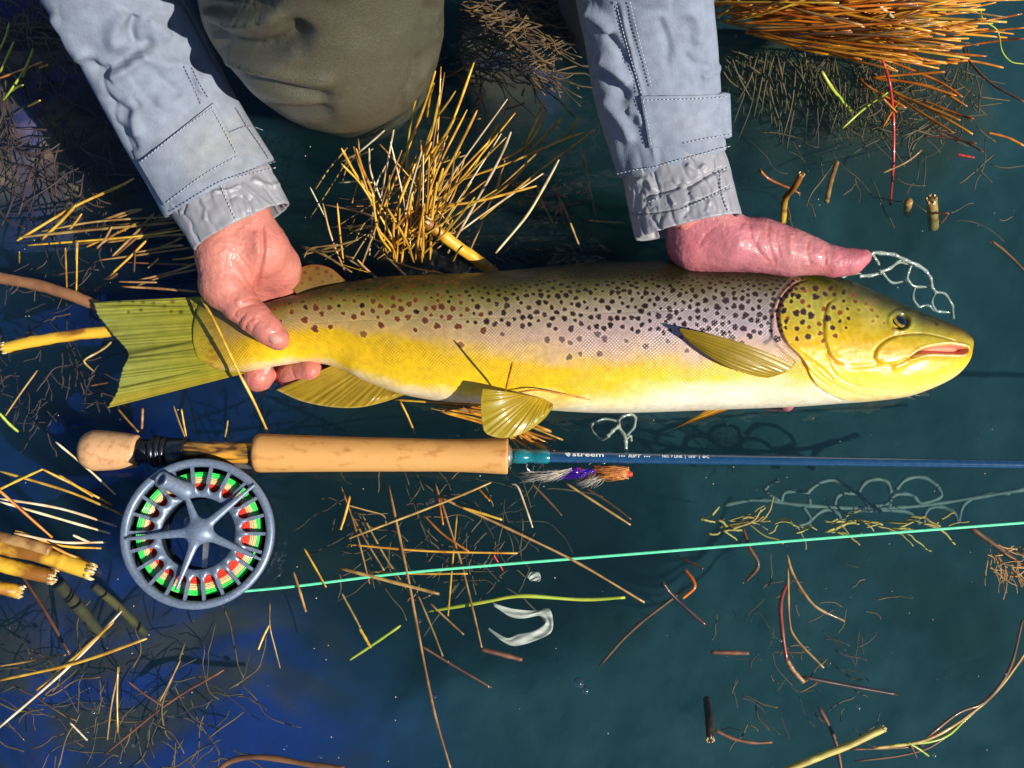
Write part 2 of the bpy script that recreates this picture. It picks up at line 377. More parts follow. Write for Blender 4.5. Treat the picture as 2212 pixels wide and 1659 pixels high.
mat_ = np.maximum(_blob(110, 200, 330, 330), _blob(1090, 60, 150, 150, soft=.4)); rootm = _blob(1900, 150, 420, 190, soft=.6)
shade_mud = np.maximum(np.maximum(_blob(960, 400, 620, 330, z=-.15), _blob(930, 1090, 420, 300, z=-.15, soft=.8)), _blob(1250, 90, 260, 260, z=-.15)); left = sstep(-.06, -.26, BX + .30 * BY + .05 * f3)  # dark patches: arm and body shade painted on the bed, plus olive mud
BZ = -.15 + .035 * fbm(_p * 2.3 + 9, 4) + .006 * f1 + .125 * mat_ + .07 * rootm - .05 * shade_mud + .075 * low + .016 * f2 * mat_
BZ = np.minimum(BZ, -.010)
def _mx(c, m, to): m = np.asarray(m)[..., None]; return c * (1 - m) + rgb(*to) * m
bc = np.broadcast_to(rgb(.085, .125, .125), _p.shape).copy(); bc = _mx(bc, sstep(.0, .5, f3) * .8, (.07, .12, .11)); bc = _mx(bc, sstep(.1, .6, f1) * .4, (.13, .17, .15)); bc = _mx(bc, sstep(.1, .5, fbm(_p * 12 + 60, 4)) * .7, (.05, .06, .04))
bc = _mx(bc, left * .95, (.012, .030, .23)); bc = _mx(bc, left * sstep(.0, .5, f1) * .7, (.06, .035, .07)); bc = _mx(bc, shade_mud * .97, (.014, .013, .004)); bc = _mx(bc, shade_mud * sstep(.15, .5, f2) * .5, (.06, .045, .012))  # blue at the left paints reflected sky into the mud colour
bc = _mx(bc, low * sstep(-.25, .3, f2) * .85, (.085, .055, .03)); bc = _mx(bc, mat_ * .9, (.12, .07, .05)); bc = _mx(bc, mat_ * sstep(-.05, .35, f2) * .9, (.34, .21, .11)); bc = _mx(bc, mat_ * sstep(.05, .4, f1) * .8, (.03, .04, .20)); bc = _mx(bc, rootm * .8, (.05, .045, .025))  # bluish patches on the weed mat paint reflected sky
obj('lake_bed', mesh(np.stack([BX, BY, BZ], -1).reshape(-1, 3), grid_faces(len(gx), len(gx)), bc.reshape(-1, 3)), M['bed'], kind='structure')
wv, wf = box((0, 0, -.2), (76, 76, .4))
obj('water', mesh(wv, wf, smooth=False), M['water'], kind='structure')

# ------------------------------------------------------------------ the brown trout
def rgb(*a): return np.array(a, float)
FZ = .016
top_pts = [(418, 700), (424, 672), (434, 655), (470, 655), (520, 658), (572, 656), (611, 646), (670, 632), (730, 618), (819, 604), (857, 601), (960, 597), (1055, 594), (1253, 576),
           (1317, 572), (1452, 569), (1559, 571), (1640, 574), (1721, 582), (1762, 593), (1823, 611), (1883, 637), (1924, 655), (1964, 671), (2025, 693), (2066, 709), (2086, 721), (2095, 731), (2099, 742)]
bot_pts = [(418, 745), (424, 765), (434, 778), (470, 797), (522, 803), (596, 789), (656, 781), (700, 785), (737, 796), (777, 817), (830, 838), (876, 852), (956, 865), (1035, 870), (1194, 884),
           (1293, 889), (1400, 888), (1559, 882), (1721, 876), (1823, 869), (1883, 865), (1964, 855), (2025, 834), (2065, 812), (2086, 789), (2092, 772), (2096, 760), (2099, 752)]
def smooth_tab(pts, xs):
    s = spline(pts, 1500); o = np.argsort(s[:, 0]); return np.interp(xs, s[o, 0], s[o, 1])
NX = 1040
fx = np.r_[np.linspace(418, 440, 20)[:-1], np.linspace(440, 2050, NX - 60), np.linspace(2050, 2099, 42)[1:]]; NX = len(fx)
ft = smooth_tab(top_pts, fx); fb = smooth_tab(bot_pts, fx)
thick = np.interp(fx, [418, 440, 520, 600, 700, 850, 1000, 1200, 1400, 1600, 1700, 1780, 1860, 1950, 2030, 2075, 2092, 2099],
                  [.0008, .0035, .012, .0165, .021, .027, .032, .036, .038, .037, .036, .034, .031, .0255, .0185, .0125, .0075, .002])
ker = np.ones(41) / 41; thick = np.where((fx > 470) & (fx < 2040), np.convolve(np.pad(thick, 20, 'edge'), ker, 'valid'), thick)
# angle samples: dense on the flank that faces up
th = np.r_[np.linspace(0, math.pi, 300, endpoint=False), np.linspace(math.pi, 2 * math.pi, 60, endpoint=False)]
NT = len(th)
yc = (ft + fb) / 2; hh = (fb - ft) / 2
ct, st = np.cos(th), np.sin(th)
pw = lambda v, e: np.sign(v) * np.abs(v) ** e
PYc = yc[:, None] - hh[:, None] * ct[None]                                   # 0 = back, pi = belly
base = at(np.broadcast_to(fx[:, None], PYc.shape), PYc, FZ)
Zoff = thick[:, None] * pw(st, .86)[None]
# blunter belly, flatter flank in front
base[..., 2] += Zoff
# the flank bulge slides the surface towards the lens: keep image position by re-aiming along the ray
pt = np.stack([np.broadcast_to(fx[:, None], PYc.shape), PYc], -1)
FX2, FY2 = proj(base)
# ---- head relief, in photo coordinates of the flank
def relief(X, Y):
    d = np.zeros(X.shape)
    # gill cover rear edge
    op = c5((1080, 545), (1000, 575), (935, 640), (905, 720), (912, 800), (945, 880), (1030, 970), (1085, 1080), (1150, 1140), (1250, 1185))
    op = spline(op, 40); q, s, p = dseg(X, Y, op); sd = q * s
    inside = X > 1640
    gate = sstep(0, .10, p) * inside
    hd = np.where(inside, sd, 99)
    d += gate * .0016 * sstep(-3, 2, -hd) * np.exp(-np.clip(-hd, 0, 200) / 60) - gate * .0012 * np.exp(-((hd - 3.5) / 3) ** 2)
    op2 = spline(c5((1000, 520), (930, 590), (880, 660), (858, 760), (862, 850), (905, 920), (980, 985)), 30); q, s, p = dseg(X, Y, op2)
    d -= .0009 * np.exp(-(q / 4) ** 2) * sstep(0, .1, p)
    pre = spline(c5((1215, 640), (1165, 670), (1145, 740), (1140, 830), (1160, 920), (1200, 980), (1265, 1000)), 30); q, s, p = dseg(X, Y, pre)
    w = sstep(0, .12, p) * sstep(1, .85, p); d -= .0008 * np.exp(-(q / 3.0) ** 2) * w; d += .0007 * np.exp(-((q * s + 8) / 6) ** 2) * w
    for pl, a, wd in [(c5((960, 890), (1050, 960), (1120, 1010), (1185, 1070)), .0008, 3), (c5((1030, 990), (1110, 1070), (1190, 1120), (1300, 1150)), .0008, 3),
                      (c5((1155, 930), (1180, 1010), (1230, 1070), (1330, 1110), (1480, 1130)), .0007, 3), (c5((1110, 1120), (1200, 1150), (1400, 1165)), .0006, 2.5),
                      (c5((1560, 860), (1540, 800), (1480, 760)), .0004, 5), (c5((1290, 1010), (1400, 1000), (1440, 980)), .0006, 6)]:
        q, s, p = dseg(X, Y, spline(pl, 24)); d -= a * np.exp(-(q / wd) ** 2)
    for k_ in range(7):
        a_ = spline(c5((1000 + 26 * k_, 930 + 22 * k_), (1080 + 22 * k_, 1010 + 18 * k_), (1170 + 20 * k_, 1085 + 11 * k_), (1290 + 22 * k_, 1140 + 5 * k_)), 16); q, s, p = dseg(X, Y, a_); d -= .00035 * np.exp(-(q / 1.8) ** 2) * np.sin(p * math.pi)
    d += .00025 * np.sin(np.hypot(X - 1990, Y - 640) * .42 + 2 * fbm(np.stack([X / 30, Y / 30, X * 0], -1), 2)) * np.exp(-((X - 1800) / 60) ** 2 - ((Y - 690) / 60) ** 2) * .5
    # maxilla plate
    mx = spline(c5((1412, 960), (1425, 915), (1480, 868), (1560, 842), (1680, 838), (1800, 862), (1850, 885), (1750, 890), (1660, 915), (1600, 950), (1530, 985), (1450, 992), (1412, 960)), 60)[:-1]
    s = sdpoly(X, Y, mx); d += .0013 * sstep(3.5, -6, s) - .0005 * np.exp(-((s - 2.5) / 2.2) ** 2)
    # lower jaw roll
    q, s, p = dseg(X, Y, spline(c5((1530, 1010), (1650, 955), (1780, 950), (1880, 960)), 30)); d += .0012 * np.exp(-(q / 8) ** 2)
    # mouth opening
    mo = spline(c5((1600, 962), (1660, 920), (1750, 899), (1830, 893), (1910, 908), (1895, 938), (1800, 940), (1700, 938), (1600, 962)), 60)[:-1]
    s = sdpoly(X, Y, mo); d -= .0065 * sstep(1.0, -3.0, s); d += .0008 * np.exp(-((s - 4) / 3) ** 2)
    # eye socket
    ex, ey = c5((1552, 768))[0]; r = np.hypot((X - ex) / 1.1, Y - ey)
    d -= .0030 * sstep(19, 12, r); d += .0011 * np.exp(-((r - 22) / 4.5) ** 2)
    q, s, p = dseg(X, Y, spline(c5((1700, 748), (1730, 762), (1745, 778)), 10)); d -= .0012 * np.exp(-(q / 3) ** 2)     # nostril
    # lateral line
    q, s, p = dseg(X, Y, spline(c6((0, 515), (400, 495), (800, 490), (1300, 475), (1700, 455), (2200, 440)), 40)); d -= .00025 * np.exp(-(q / 1.6) ** 2)
    # soft body undulation and mid-head hollow
    d += .0006 * fbm(np.stack([X / 90, Y / 50, X * 0], -1), 2) + .00035 * fbm(np.stack([X / 22, Y / 16, X * 0 + 5], -1), 3) * sstep(1680, 1760, X)
    return d
up = np.clip(st, 0, 1)[None] ** .8
disp = relief(FX2, FY2) * up
nrm = np.zeros_like(base)
du_ = np.gradient(base, axis=0); dv_ = np.gradient(base, axis=1); nrm = np.cross(dv_, du_); nrm /= np.linalg.norm(nrm, axis=-1)[..., None] + 1e-12
if nrm[NX // 2, 150, 2] < 0: nrm = -nrm
FV = base + nrm * disp[..., None]
FX2, FY2 = proj(FV)
tt = (FY2 - ft[:, None]) / (fb - ft)[:, None]; tt = np.where(st[None] < 0, np.where(ct[None] > 0, 0, 1), tt)
def stops(t, ks, cs):
    cs = np.array(cs); return np.stack([np.interp(t, ks, cs[:, k]) for k in range(3)], -1)
nz = fbm(np.stack([FX2 / 60, FY2 / 30, FX2 * 0 + 3], -1), 3)
t2 = np.clip(tt + .085 * nz, 0, 1)
rear = stops(t2, [0, .08, .2, .36, .48, .58, .8, .92, 1], [(.05, .055, .006), (.15, .15, .015), (.30, .27, .08), (.42, .35, .17), (.50, .37, .15), (.60, .42, .03), (.66, .46, .008), (.74, .56, .10), (.84, .76, .52)])
midc = stops(t2, [0, .07, .18, .34, .5, .62, .74, .86, .95, 1], [(.03, .035, .008), (.10, .11, .02), (.24, .23, .10), (.42, .36, .28), (.50, .38, .33), (.54, .40, .20), (.64, .44, .02), (.70, .50, .03), (.86, .76, .42), (.90, .84, .66)])
frnt = stops(t2, [0, .06, .16, .30, .46, .60, .70, .78, .87, .94, 1], [(.015, .018, .008), (.05, .055, .02), (.17, .18, .10), (.34, .33, .30), (.42, .36, .40), (.52, .40, .32), (.62, .44, .08), (.70, .52, .07), (.88, .80, .52), (.92, .88, .72), (.90, .86, .72)])
wx = FX2[..., None]
a = sstep(800, 1250, wx); b_ = sstep(1150, 1550, wx)
FC = rear * (1 - a) + midc * a; FC = FC * (1 - b_) + frnt * b_
# caudal peduncle a little browner
pe = sstep(620, 450, wx) * .85; FC = FC * (1 - pe) + rgb(.42, .29, .07) * pe
k = sstep(478, 424, FX2 + 16 * fbm(np.stack([FX2 / 40, FY2 / 5, FX2 * 0], -1), 3))[..., None]; FC = FC * (1 - k) + rgb(.44, .38, .05) * k; k = (np.exp(-((FX2 - 448 - 18 * np.abs(FY2 - 725) / 80) / 16) ** 2) * np.clip(fbm(np.stack([FX2 / 12, FY2 / 3, FX2 * 0 + 9], -1), 2) * 2 + .3, 0, 1))[..., None] * .7; FC = FC * (1 - k) + rgb(.28, .13, .02) * k
lil = np.exp(-((FX2 - 1560) / 190) ** 2 - ((FY2 - 690) / 34) ** 2)[..., None]; FC = FC * (1 - .35 * lil) + rgb(.46, .42, .60) * .35 * lil
# head colours
op = spline(c5((1000, 500), (1010, 570), (940, 640), (908, 720), (914, 800), (945, 880), (1030, 970), (1085, 1080), (1150, 1140), (1250, 1185), (1400, 1200)), 60)
q, s, p = dseg(FX2, FY2, op); head = sstep(3, -3, np.where(FX2 < 1640, 99, q * s)); head = head * (FX2 > 1640)
hc = stops(tt + .04 * nz, [0, .1, .22, .4, .55, .7, .85, 1], [(.03, .04, .006), (.15, .16, .02), (.36, .34, .06), (.52, .40, .04), (.64, .40, .01), (.72, .45, .01), (.84, .64, .16), (.90, .78, .42)])
gr = np.exp(-((FX2 - 1745) / 60) ** 2 - ((FY2 - 680) / 55) ** 2)[..., None]; hc = hc * (1 - .6 * gr) + rgb(.38, .42, .12) * .6 * gr
sn = (sstep(1980, 2090, FX2) * sstep(.6, .3, tt))[..., None]; hc = hc * (1 - .5 * sn) + rgb(.52, .36, .04) * .5 * sn
fl = (np.exp(-((FX2 - 1880) / 26) ** 2 - ((FY2 - 690) / 40) ** 2))[..., None]; hc = hc * (1 - .35 * fl) + rgb(.62, .55, .20) * .35 * fl
hn = fbm(np.stack([FX2 / 26, FY2 / 20, FX2 * 0 + 8], -1), 4)[..., None]; k = np.clip(hn * 1.6, 0, 1); hc = hc * (1 - .35 * k) + rgb(.42, .24, .012) * .35 * k; k = np.clip(-hn * 1.6, 0, 1); hc = hc * (1 - .35 * k) + rgb(.62, .58, .16) * .35 * k
head3 = head[..., None]; FC = FC * (1 - head3) + hc * head3
lum_ = FC.mean(-1, keepdims=True); FC = FC * rgb(1.04, .95, .9); FC = np.clip(lum_ + (FC - lum_) * 1.15, .003, .92) * (1 - .30 * sstep(.75, .2, tt) - .48 * sstep(.24, .03, tt))[..., None]
# dark slit and pink membrane behind the gill cover
sd = np.where(FX2 > 1630, q * s, 99); low = sstep(.66, .50, tt)
FC = FC * (1 - (.55 * np.exp(-((sd - 9) / 7) ** 2) * low)[..., None]) + rgb(.55, .26, .16) * (.55 * np.exp(-((sd - 9) / 7) ** 2) * low)[..., None]
for pl, wdt, colr, am in [(op[8:40], 2.4, (.14, .07, .02), .55), (spline(c5((1000, 520), (930, 590), (880, 660), (858, 760), (862, 850), (830, 880)), 30), 4.5, (.04, .025, .02), .8),
                          (spline(c5((1165, 670), (1145, 740), (1140, 830), (1160, 920), (1200, 980), (1265, 1000)), 30), 2.0, (.22, .12, .01), .6),
                          (spline(c5((1690, 838), (1560, 842), (1480, 868), (1425, 915), (1412, 960), (1450, 992)), 30), 1.8, (.35, .22, .01), .5)]:
    qq, _, _ = dseg(FX2, FY2, pl); k = (am * np.exp(-(qq / wdt) ** 2))[..., None]; FC = FC * (1 - k) + rgb(*colr) * k
mo = spline(c5((1630, 942), (1680, 914), (1750, 898), (1830, 892), (1905, 908), (1895, 938), (1800, 940), (1700, 938), (1630, 942)), 60)[:-1]
s_ = sdpoly(FX2, FY2, mo); k = sstep(1.0, -1.5, s_)[..., None]; FC = FC * (1 - k) + rgb(.72, .27, .17) * k
k = (np.exp(-((s_ - 3.5) / 2.2) ** 2) * .7 * (FX2 < 2088))[..., None]; FC = FC * (1 - k) + rgb(.84, .66, .40) * k
# spots
def put_spots(cx, cy, rad, colr, am, asp=1.0):
    global FC
    mx_, mn_ = FX2[:, :300].max(1), FX2[:, :300].min(1); i0, i1 = max(0, np.searchsorted(mx_, cx - 22)), np.searchsorted(mn_, cx + 22)
    sl = slice(i0, i1 + 1); X = FX2[sl, :300]; Y = FY2[sl, :300]
    ang = np.arctan2(Y - cy, X - cx); ph = random.random() * 6.28; ph2 = random.random() * 6.28
    rr = rad * (1 + random.uniform(0, .18) * np.sin(2 * ang + ph) + random.uniform(0, .16) * np.sin(3 * ang + ph2) + .08 * np.sin(5 * ang + ph * 3) + .05 * np.sin(7 * ang + ph2 * 2))
    r = np.hypot(X - cx, (Y - cy) * asp)
    halo = (.42 * sstep(rr + 5, rr + 1, r) * sstep(rr - 2, rr + 1, r))[..., None]
    k = (min(1, am * 1.08) * sstep(rr + 1.0, rr - 1.2, r))[..., None]
    c = FC[sl, :300]; c = c * (1 - halo) + np.clip(c * 1.5, 0, .8) * halo; rim = (sstep(rr * .4, rr, r))[..., None]
    cc = rgb(*colr) * (1 - rim) + (rgb(*colr) * 1.3 + rgb(.035, .006, .003)) * rim
    FC[sl, :300] = c * (1 - k) + cc * k
gill = c5((970, 660), (1030, 660), (1100, 635), (1150, 620), (1065, 685), (1195, 692), (1250, 658), (1312, 660), (1270, 700), (1330, 705), (935, 705), (997, 722), (1075, 735), (1145, 700), (950, 750), (1035, 715),
          (1165, 750), (1230, 720), (1275, 750), (940, 800), (1000, 805), (1065, 797), (1120, 780), (1125, 830), (1190, 800), (1262, 800), (1230, 765), (1205, 843), (1000, 860), (1060, 848), (985, 622), (895, 860),
          (1140, 870), (1400, 705), (1430, 740), (1405, 765), (1465, 775), (1515, 805), (1370, 672), (1200, 622), (1040, 602), (1300, 625), (1360, 640), (1420, 660), (1100, 590), (1180, 590), (1030, 770), (1250, 610))
for x, y in gill:
    red = random.random() < .3; put_spots(x, y, random.uniform(4.2, 8.0) * (0.72 if x > 1815 else 1), (.16, .04, .015) if red or x > 1840 else (.025, .010, .014), .92 if x < 1850 else .6)
named = c6((268, 480), (135, 430), (60, 430), (315, 462), (450, 455), (480, 375), (525, 437), (372, 395), (655, 500), (720, 530), (835, 532), (850, 632), (602, 552), (745, 425), (805, 435), (885, 440), (960, 468), (1010, 460),
           (1100, 420), (1045, 410), (1035, 520), (972, 555), (1075, 575), (1165, 450), (1220, 430), (1262, 455), (1305, 468), (1330, 525), (1365, 545), (1415, 440), (1450, 545), (1505, 518), (1548, 540), (1595, 575), (1632, 600),
           (1605, 682), (1500, 682), (1440, 700), (1495, 600), (1445, 622), (1400, 603), (1320, 605), (1730, 535), (1750, 612), (1855, 640), (1975, 612), (1880, 548), (1925, 545), (2080, 665), (1600, 480), (1665, 490), (1780, 485),
           (1875, 465), (1925, 475), (1985, 480), (2050, 590), (140, 535), (55, 545), (0, 497), (1185, 530), (320, 575), (415, 525)) + \
    c5((800, 730), (725, 735), (672, 735), (605, 745), (560, 775), (510, 760), (470, 710), (515, 705), (575, 690), (665, 685), (705, 690), (740, 660), (670, 797), (715, 805), (770, 820), (810, 790), (608, 830), (705, 885), (652, 855), (495, 815), (560, 640), (430, 750), (620, 655))
pts = []
for x, y in named:
    if not (1560 < x and y > 790): pts.append((x, y)); put_spots(x, y, random.uniform(5.0, 8.0), (.10, .020, .010) if x < 1050 else (.018, .010, .016), .70 if y > 720 else .9)
tries = 0
while tries < 9000:
    tries += 1
    x = random.uniform(560, 1735); i = np.searchsorted(fx, x); t_ = random.uniform(.0, .62); y = ft[i] + t_ * (fb[i] - ft[i])
    lim = np.interp(x, [560, 900, 1200, 1500, 1730], [.34, .36, .40, .50, .50])
    if t_ > lim: continue
    md = np.interp(x, [560, 900, 1300, 1700], [20, 16.2, 13.8, 12.8]) * (1.0 if t_ > .17 else .66 + t_ * 2)
    if x > 1700 and t_ > .2: continue
    if any(abs(x - a_) < md and math.hypot(x - a_, (y - b2) * (1 if t_ > .2 else 1.5)) < md for a_, b2 in pts): continue
    pts.append((x, y)); rr = random.uniform(3.8, 7.0) * (.66 + .34 * min(1, t_ / .2))
    put_spots(x, y, rr, (.12, .03, .010) if x < 1000 and random.random() < .7 else (.008, .006, .006), .95, 1 if t_ > .18 else 1.5)
arc = np.cumsum(np.r_[0, np.ones(NT - 1)])
S_ = np.concatenate([np.zeros((NX, 1)), np.cumsum(np.linalg.norm(np.diff(FV, axis=1), axis=2), 1)], 1)
scl = (1 - np.clip(head + (FX2 > 1660) * sstep(6, 0, sd), 0, 1)) * (st[None] > 0)
fuv = np.stack([np.broadcast_to(fx[:, None] / PPM, S_.shape), S_, scl], -1)

def fish_mat():
    m, t, b = ntree('trout_skin')
    N = t.nodes.new
    at1 = N('ShaderNodeAttribute'); at1.attribute_name = 'tint'; at2 = N('ShaderNodeAttribute'); at2.attribute_name = 'fuv'
    sp = N('ShaderNodeSeparateXYZ'); lk(t, at2.outputs['Vector'], sp.inputs[0])
    def mth(op, a, b=None):
        n = N('ShaderNodeMath'); n.operation = op
        for k, v in enumerate((a, b)):
            if v is None: continue
            if isinstance(v, (int, float)): n.inputs[k].default_value = v
            else: lk(t, v, n.inputs[k])
        return n.outputs[0]
    f = math.pi / .0023
    u = mth('MULTIPLY', sp.outputs[0], f * .92); v = mth('MULTIPLY', sp.outputs[1], f)
    nz = N('ShaderNodeTexNoise'); nz.inputs['Scale'].default_value = 70; lk(t, at2.outputs['Vector'], nz.inputs['Vector']); wob = mth('MULTIPLY', nz.outputs[0], 5.0)
    A = mth('ABSOLUTE', mth('SINE', mth('ADD', mth('ADD', u, v), wob))); B = mth('ABSOLUTE', mth('SINE', mth('ADD', mth('SUBTRACT', u, v), wob)))
    n3 = N('ShaderNodeTexNoise'); n3.inputs['Scale'].default_value = 38; n3.inputs['Detail'].default_value = 3; lk(t, at2.outputs['Vector'], n3.inputs['Vector']); m3 = N('ShaderNodeMapRange'); m3.inputs[1].default_value = .38; m3.inputs[2].default_value = .62; m3.inputs[3].default_value = .25; m3.inputs[4].default_value = 1.0; lk(t, n3.outputs[0], m3.inputs[0])
    h = mth('MULTIPLY', mth('POWER', mth('MULTIPLY', A, B), .5), mth('MULTIPLY', sp.outputs[2], m3.outputs[0]))
    bu = N('ShaderNodeBump'); bu.inputs['Strength'].default_value = .42; bu.inputs['Distance'].default_value = .0007; lk(t, h, bu.inputs['Height'])
    n2 = N('ShaderNodeTexNoise'); n2.inputs['Scale'].default_value = 260; n2.inputs['Detail'].default_value = 3; tc = N('ShaderNodeTexCoord'); lk(t, tc.outputs['Object'], n2.inputs['Vector'])
    b2 = N('ShaderNodeBump'); b2.inputs['Strength'].default_value = .2; b2.inputs['Distance'].default_value = .0006; lk(t, n2.outputs[0], b2.inputs['Height']); lk(t, bu.outputs[0], b2.inputs['Normal'])
    lk(t, b2.outputs[0], b.inputs['Normal'])
    inv = mth('SUBTRACT', mth('MULTIPLY', sp.outputs[2], m3.outputs[0]), h)                       # skin between the scales is darker
    k = mth('SUBTRACT', 1.10, mth('MULTIPLY', inv, .30))
    mr = N('ShaderNodeMapRange'); mr.inputs[1].default_value = .35; mr.inputs[2].default_value = .65; mr.inputs[3].default_value = .88; mr.inputs[4].default_value = 1.08; lk(t, n2.outputs[0], mr.inputs[0])
    k = mth('MULTIPLY', k, mr.outputs[0])
    vm = N('ShaderNodeVectorMath'); vm.operation = 'SCALE'; lk(t, at1.outputs['Color'], vm.inputs[0]); lk(t, k, vm.inputs['Scale']); lk(t, vm.outputs[0], b.inputs['Base Color'])
    b.inputs['Roughness'].default_value = .36; b.inputs['Specular IOR Level'].default_value = .55; b.inputs['Coat Weight'].default_value = .16; b.inputs['Coat Roughness'].default_value = .15
    lk(t, bu.outputs[0], b.inputs['Coat Normal'])
    return m
fish = empty('trout', (0, 0, 0), 'large spotted brown trout with yellow flank lying on its side in two hands', 'fish')
caps0 = [list(range(0, NT))]; FVf = FV.reshape(-1, 3)
Ff = grid_faces(NX, NT, True)
cap_v = np.vstack([FV[0].mean(0), FV[-1].mean(0)]); n0 = len(FVf)
tri = np.array([[n0, (j + 1) % NT, j, j] for j in range(NT)] + [[n0 + 1, (NX - 1) * NT + j, (NX - 1) * NT + (j + 1) % NT, (NX - 1) * NT + (j + 1) % NT] for j in range(NT)])
tri = tri[:, :3]
allF = [tuple(f) for f in tri]
body_me = mesh(np.vstack([FVf, cap_v]), np.vstack([Ff, np.column_stack([tri, tri[:, 2]])])[:len(Ff)], np.vstack([FC.reshape(-1, 3), FC[0, 0], FC[-1, 0]]), {'fuv': np.vstack([fuv.reshape(-1, 3), fuv[0, 0], fuv[-1, 0]])})
obj('fish_body', body_me, fish_mat(), fish)

# eye
ex, ey = c5((1552, 768))[0]
ei = np.argmin((FX2[:, :300] - ex) ** 2 + (FY2[:, :300] - ey) ** 2); ep = FV[:, :300].reshape(-1, 3)[ei]; en = nrm[:, :300].reshape(-1, 3)[ei]
M['eye_gold'] = mat2('gold_iris', (.62, .42, .05), (.30, .20, .03), 500, rough=.3, metal=.3, coat=1)
M['eye_black'] = mat2('black_pupil', (.004, .008, .016), (.006, .012, .022), 100, rough=.08, coat=1, bump=0)
q = Vector(en).to_track_quat('Z', 'Y').to_matrix()
def disc(c, r, hgt, rings=8, n=40, ax=1.0):
    V = [(0, 0, hgt)]; 
    for i in range(1, rings + 1):
        t_ = i / rings
        for j in range(n): a_ = j * 2 * math.pi / n; V.append((math.cos(a_) * r * t_ * ax, math.sin(a_) * r * t_, hgt * (1 - t_ * t_)))
    V = np.array(V) @ np.array(q).T + c; F = [(0, 1 + j, 1 + (j + 1) % n) for j in range(n)]
    for i in range(rings - 1):
        for j in range(n): k = (j + 1) % n; F.append((1 + i * n + j, 1 + (i + 1) * n + j, 1 + (i + 1) * n + k, 1 + i * n + k))
    return V, F
v, f = disc(ep + en * .0008, px2m(17.5, .04), .0016, ax=1.12); eye = obj('eye', mesh(v, f), M['eye_gold'], fish)
v, f = disc(ep + en * .0018, px2m(12.0, .04), .0014, ax=1.15); obj('pupil', mesh(v, f), M['eye_black'], eye)

def fin(name, basep, outp, zb, zo, colf, nray=16, nu=120, nv=60, bow=0.0, thick=.0005, parent=None, ray=.00045, ragged=0.0, mid=None):
    """web of skin between base curve and outer curve (photo coordinates), heights zb, zo (scalar or arrays along the base)"""
    B = spline(basep, nu); O = spline(outp, nu); u = np.linspace(0, 1, nu)[:, None]; v = np.linspace(0, 1, nv)[None]
    zb_ = np.interp(u[:, 0], np.linspace(0, 1, len(np.atleast_1d(zb))), np.atleast_1d(zb))[:, None]; zo_ = np.interp(u[:, 0], np.linspace(0, 1, len(np.atleast_1d(zo))), np.atleast_1d(zo))[:, None]
    rg = 1 - ragged * np.abs(np.sin(u * nray * math.pi)) * .5 if ragged else 1
    vv = v * rg
    X = B[:, 0:1] * (1 - vv) + O[:, 0:1] * vv; Y = B[:, 1:2] * (1 - vv) + O[:, 1:2] * vv
    if mid is not None: MD = spline(mid, nu); X = B[:, 0:1] * (1 - vv) ** 2 + 2 * vv * (1 - vv) * MD[:, 0:1] + O[:, 0:1] * vv ** 2; Y = B[:, 1:2] * (1 - vv) ** 2 + 2 * vv * (1 - vv) * MD[:, 1:2] + O[:, 1:2] * vv ** 2
    Z = zb_ * (1 - v) + zo_ * v + bow * np.sin(v * math.pi) + ray * np.sin((u + .02 * np.sin(u * 17) + .012 * np.sin(u * 41 + v * 3)) * nray * 2 * math.pi) * (.4 + .6 * v) * (.6 + .6 * np.sin(u * 23 + 1) ** 2) + .0009 * np.sin(u * 9 + 2) * v
    C = colf(u + 0 * v, v + 0 * u, X, Y)
    P = at(X, Y, Z); Q = P.copy(); Q[..., 2] -= thick
    n = nu * nv; F = grid_faces(nu, nv); G = F[:, ::-1] + n; V = np.vstack([P.reshape(-1, 3), Q.reshape(-1, 3)])
    ring = [i * nv for i in range(nu)] + [(nu - 1) * nv + j for j in range(1, nv)] + [i * nv + nv - 1 for i in range(nu - 2, -1, -1)] + list(range(nv - 2, 0, -1))
    E = np.array([[ring[i], ring[(i + 1) % len(ring)], ring[(i + 1) % len(ring)] + n, ring[i] + n] for i in range(len(ring))])
    return obj(name, mesh(V, np.vstack([F, G, E]), np.vstack([C.reshape(-1, 3)] * 2)), M['fin'], parent or fish)
def raycol(c0, c1, dark, edge=None, nray=16, spots=None):
    def f(u, v, X, Y):
        w = .5 + .5 * np.sin(u * nray * 2 * math.pi + 1.2 * fbm(np.stack([u * 8, v * 2, u * 0], -1), 2)); w2 = .5 + .5 * np.sin(u * nray * 6.1 * math.pi + 2 * fbm(np.stack([u * 30, v * 3, u * 0 + 4], -1), 2))
        C = (rgb(*c0) * (1 - v[..., None]) + rgb(*c1) * v[..., None]); k = (.42 * w + .28 * w2 * sstep(.1, .6, v))[..., None]
        C = C * (1 - k) + rgb(*dark) * k
        if edge is not None: k = (sstep(.93, 1, v) * .6)[..., None]; C = C * (1 - k) + rgb(*edge) * k
        for sx, sy, sr, sc_ in spots or []:
            k = (.75 * sstep(sr + 1.5, sr - 1.5, np.hypot(X - sx, Y - sy)))[..., None]; C = C * (1 - k) + rgb(*sc_) * k
        return C
    return f
tsp = [(x, y, random.uniform(3, 4.8), (.12, .07, .01)) for x, y in c4((315, 715), (412, 715), (485, 718), (560, 725), (640, 745), (690, 785), (380, 790), (470, 775), (850, 735), (760, 790), (300, 690), (700, 715))]
tailf = raycol((.52, .46, .03), (.50, .52, .12), (.27, .29, .02), nray=9, spots=tsp)
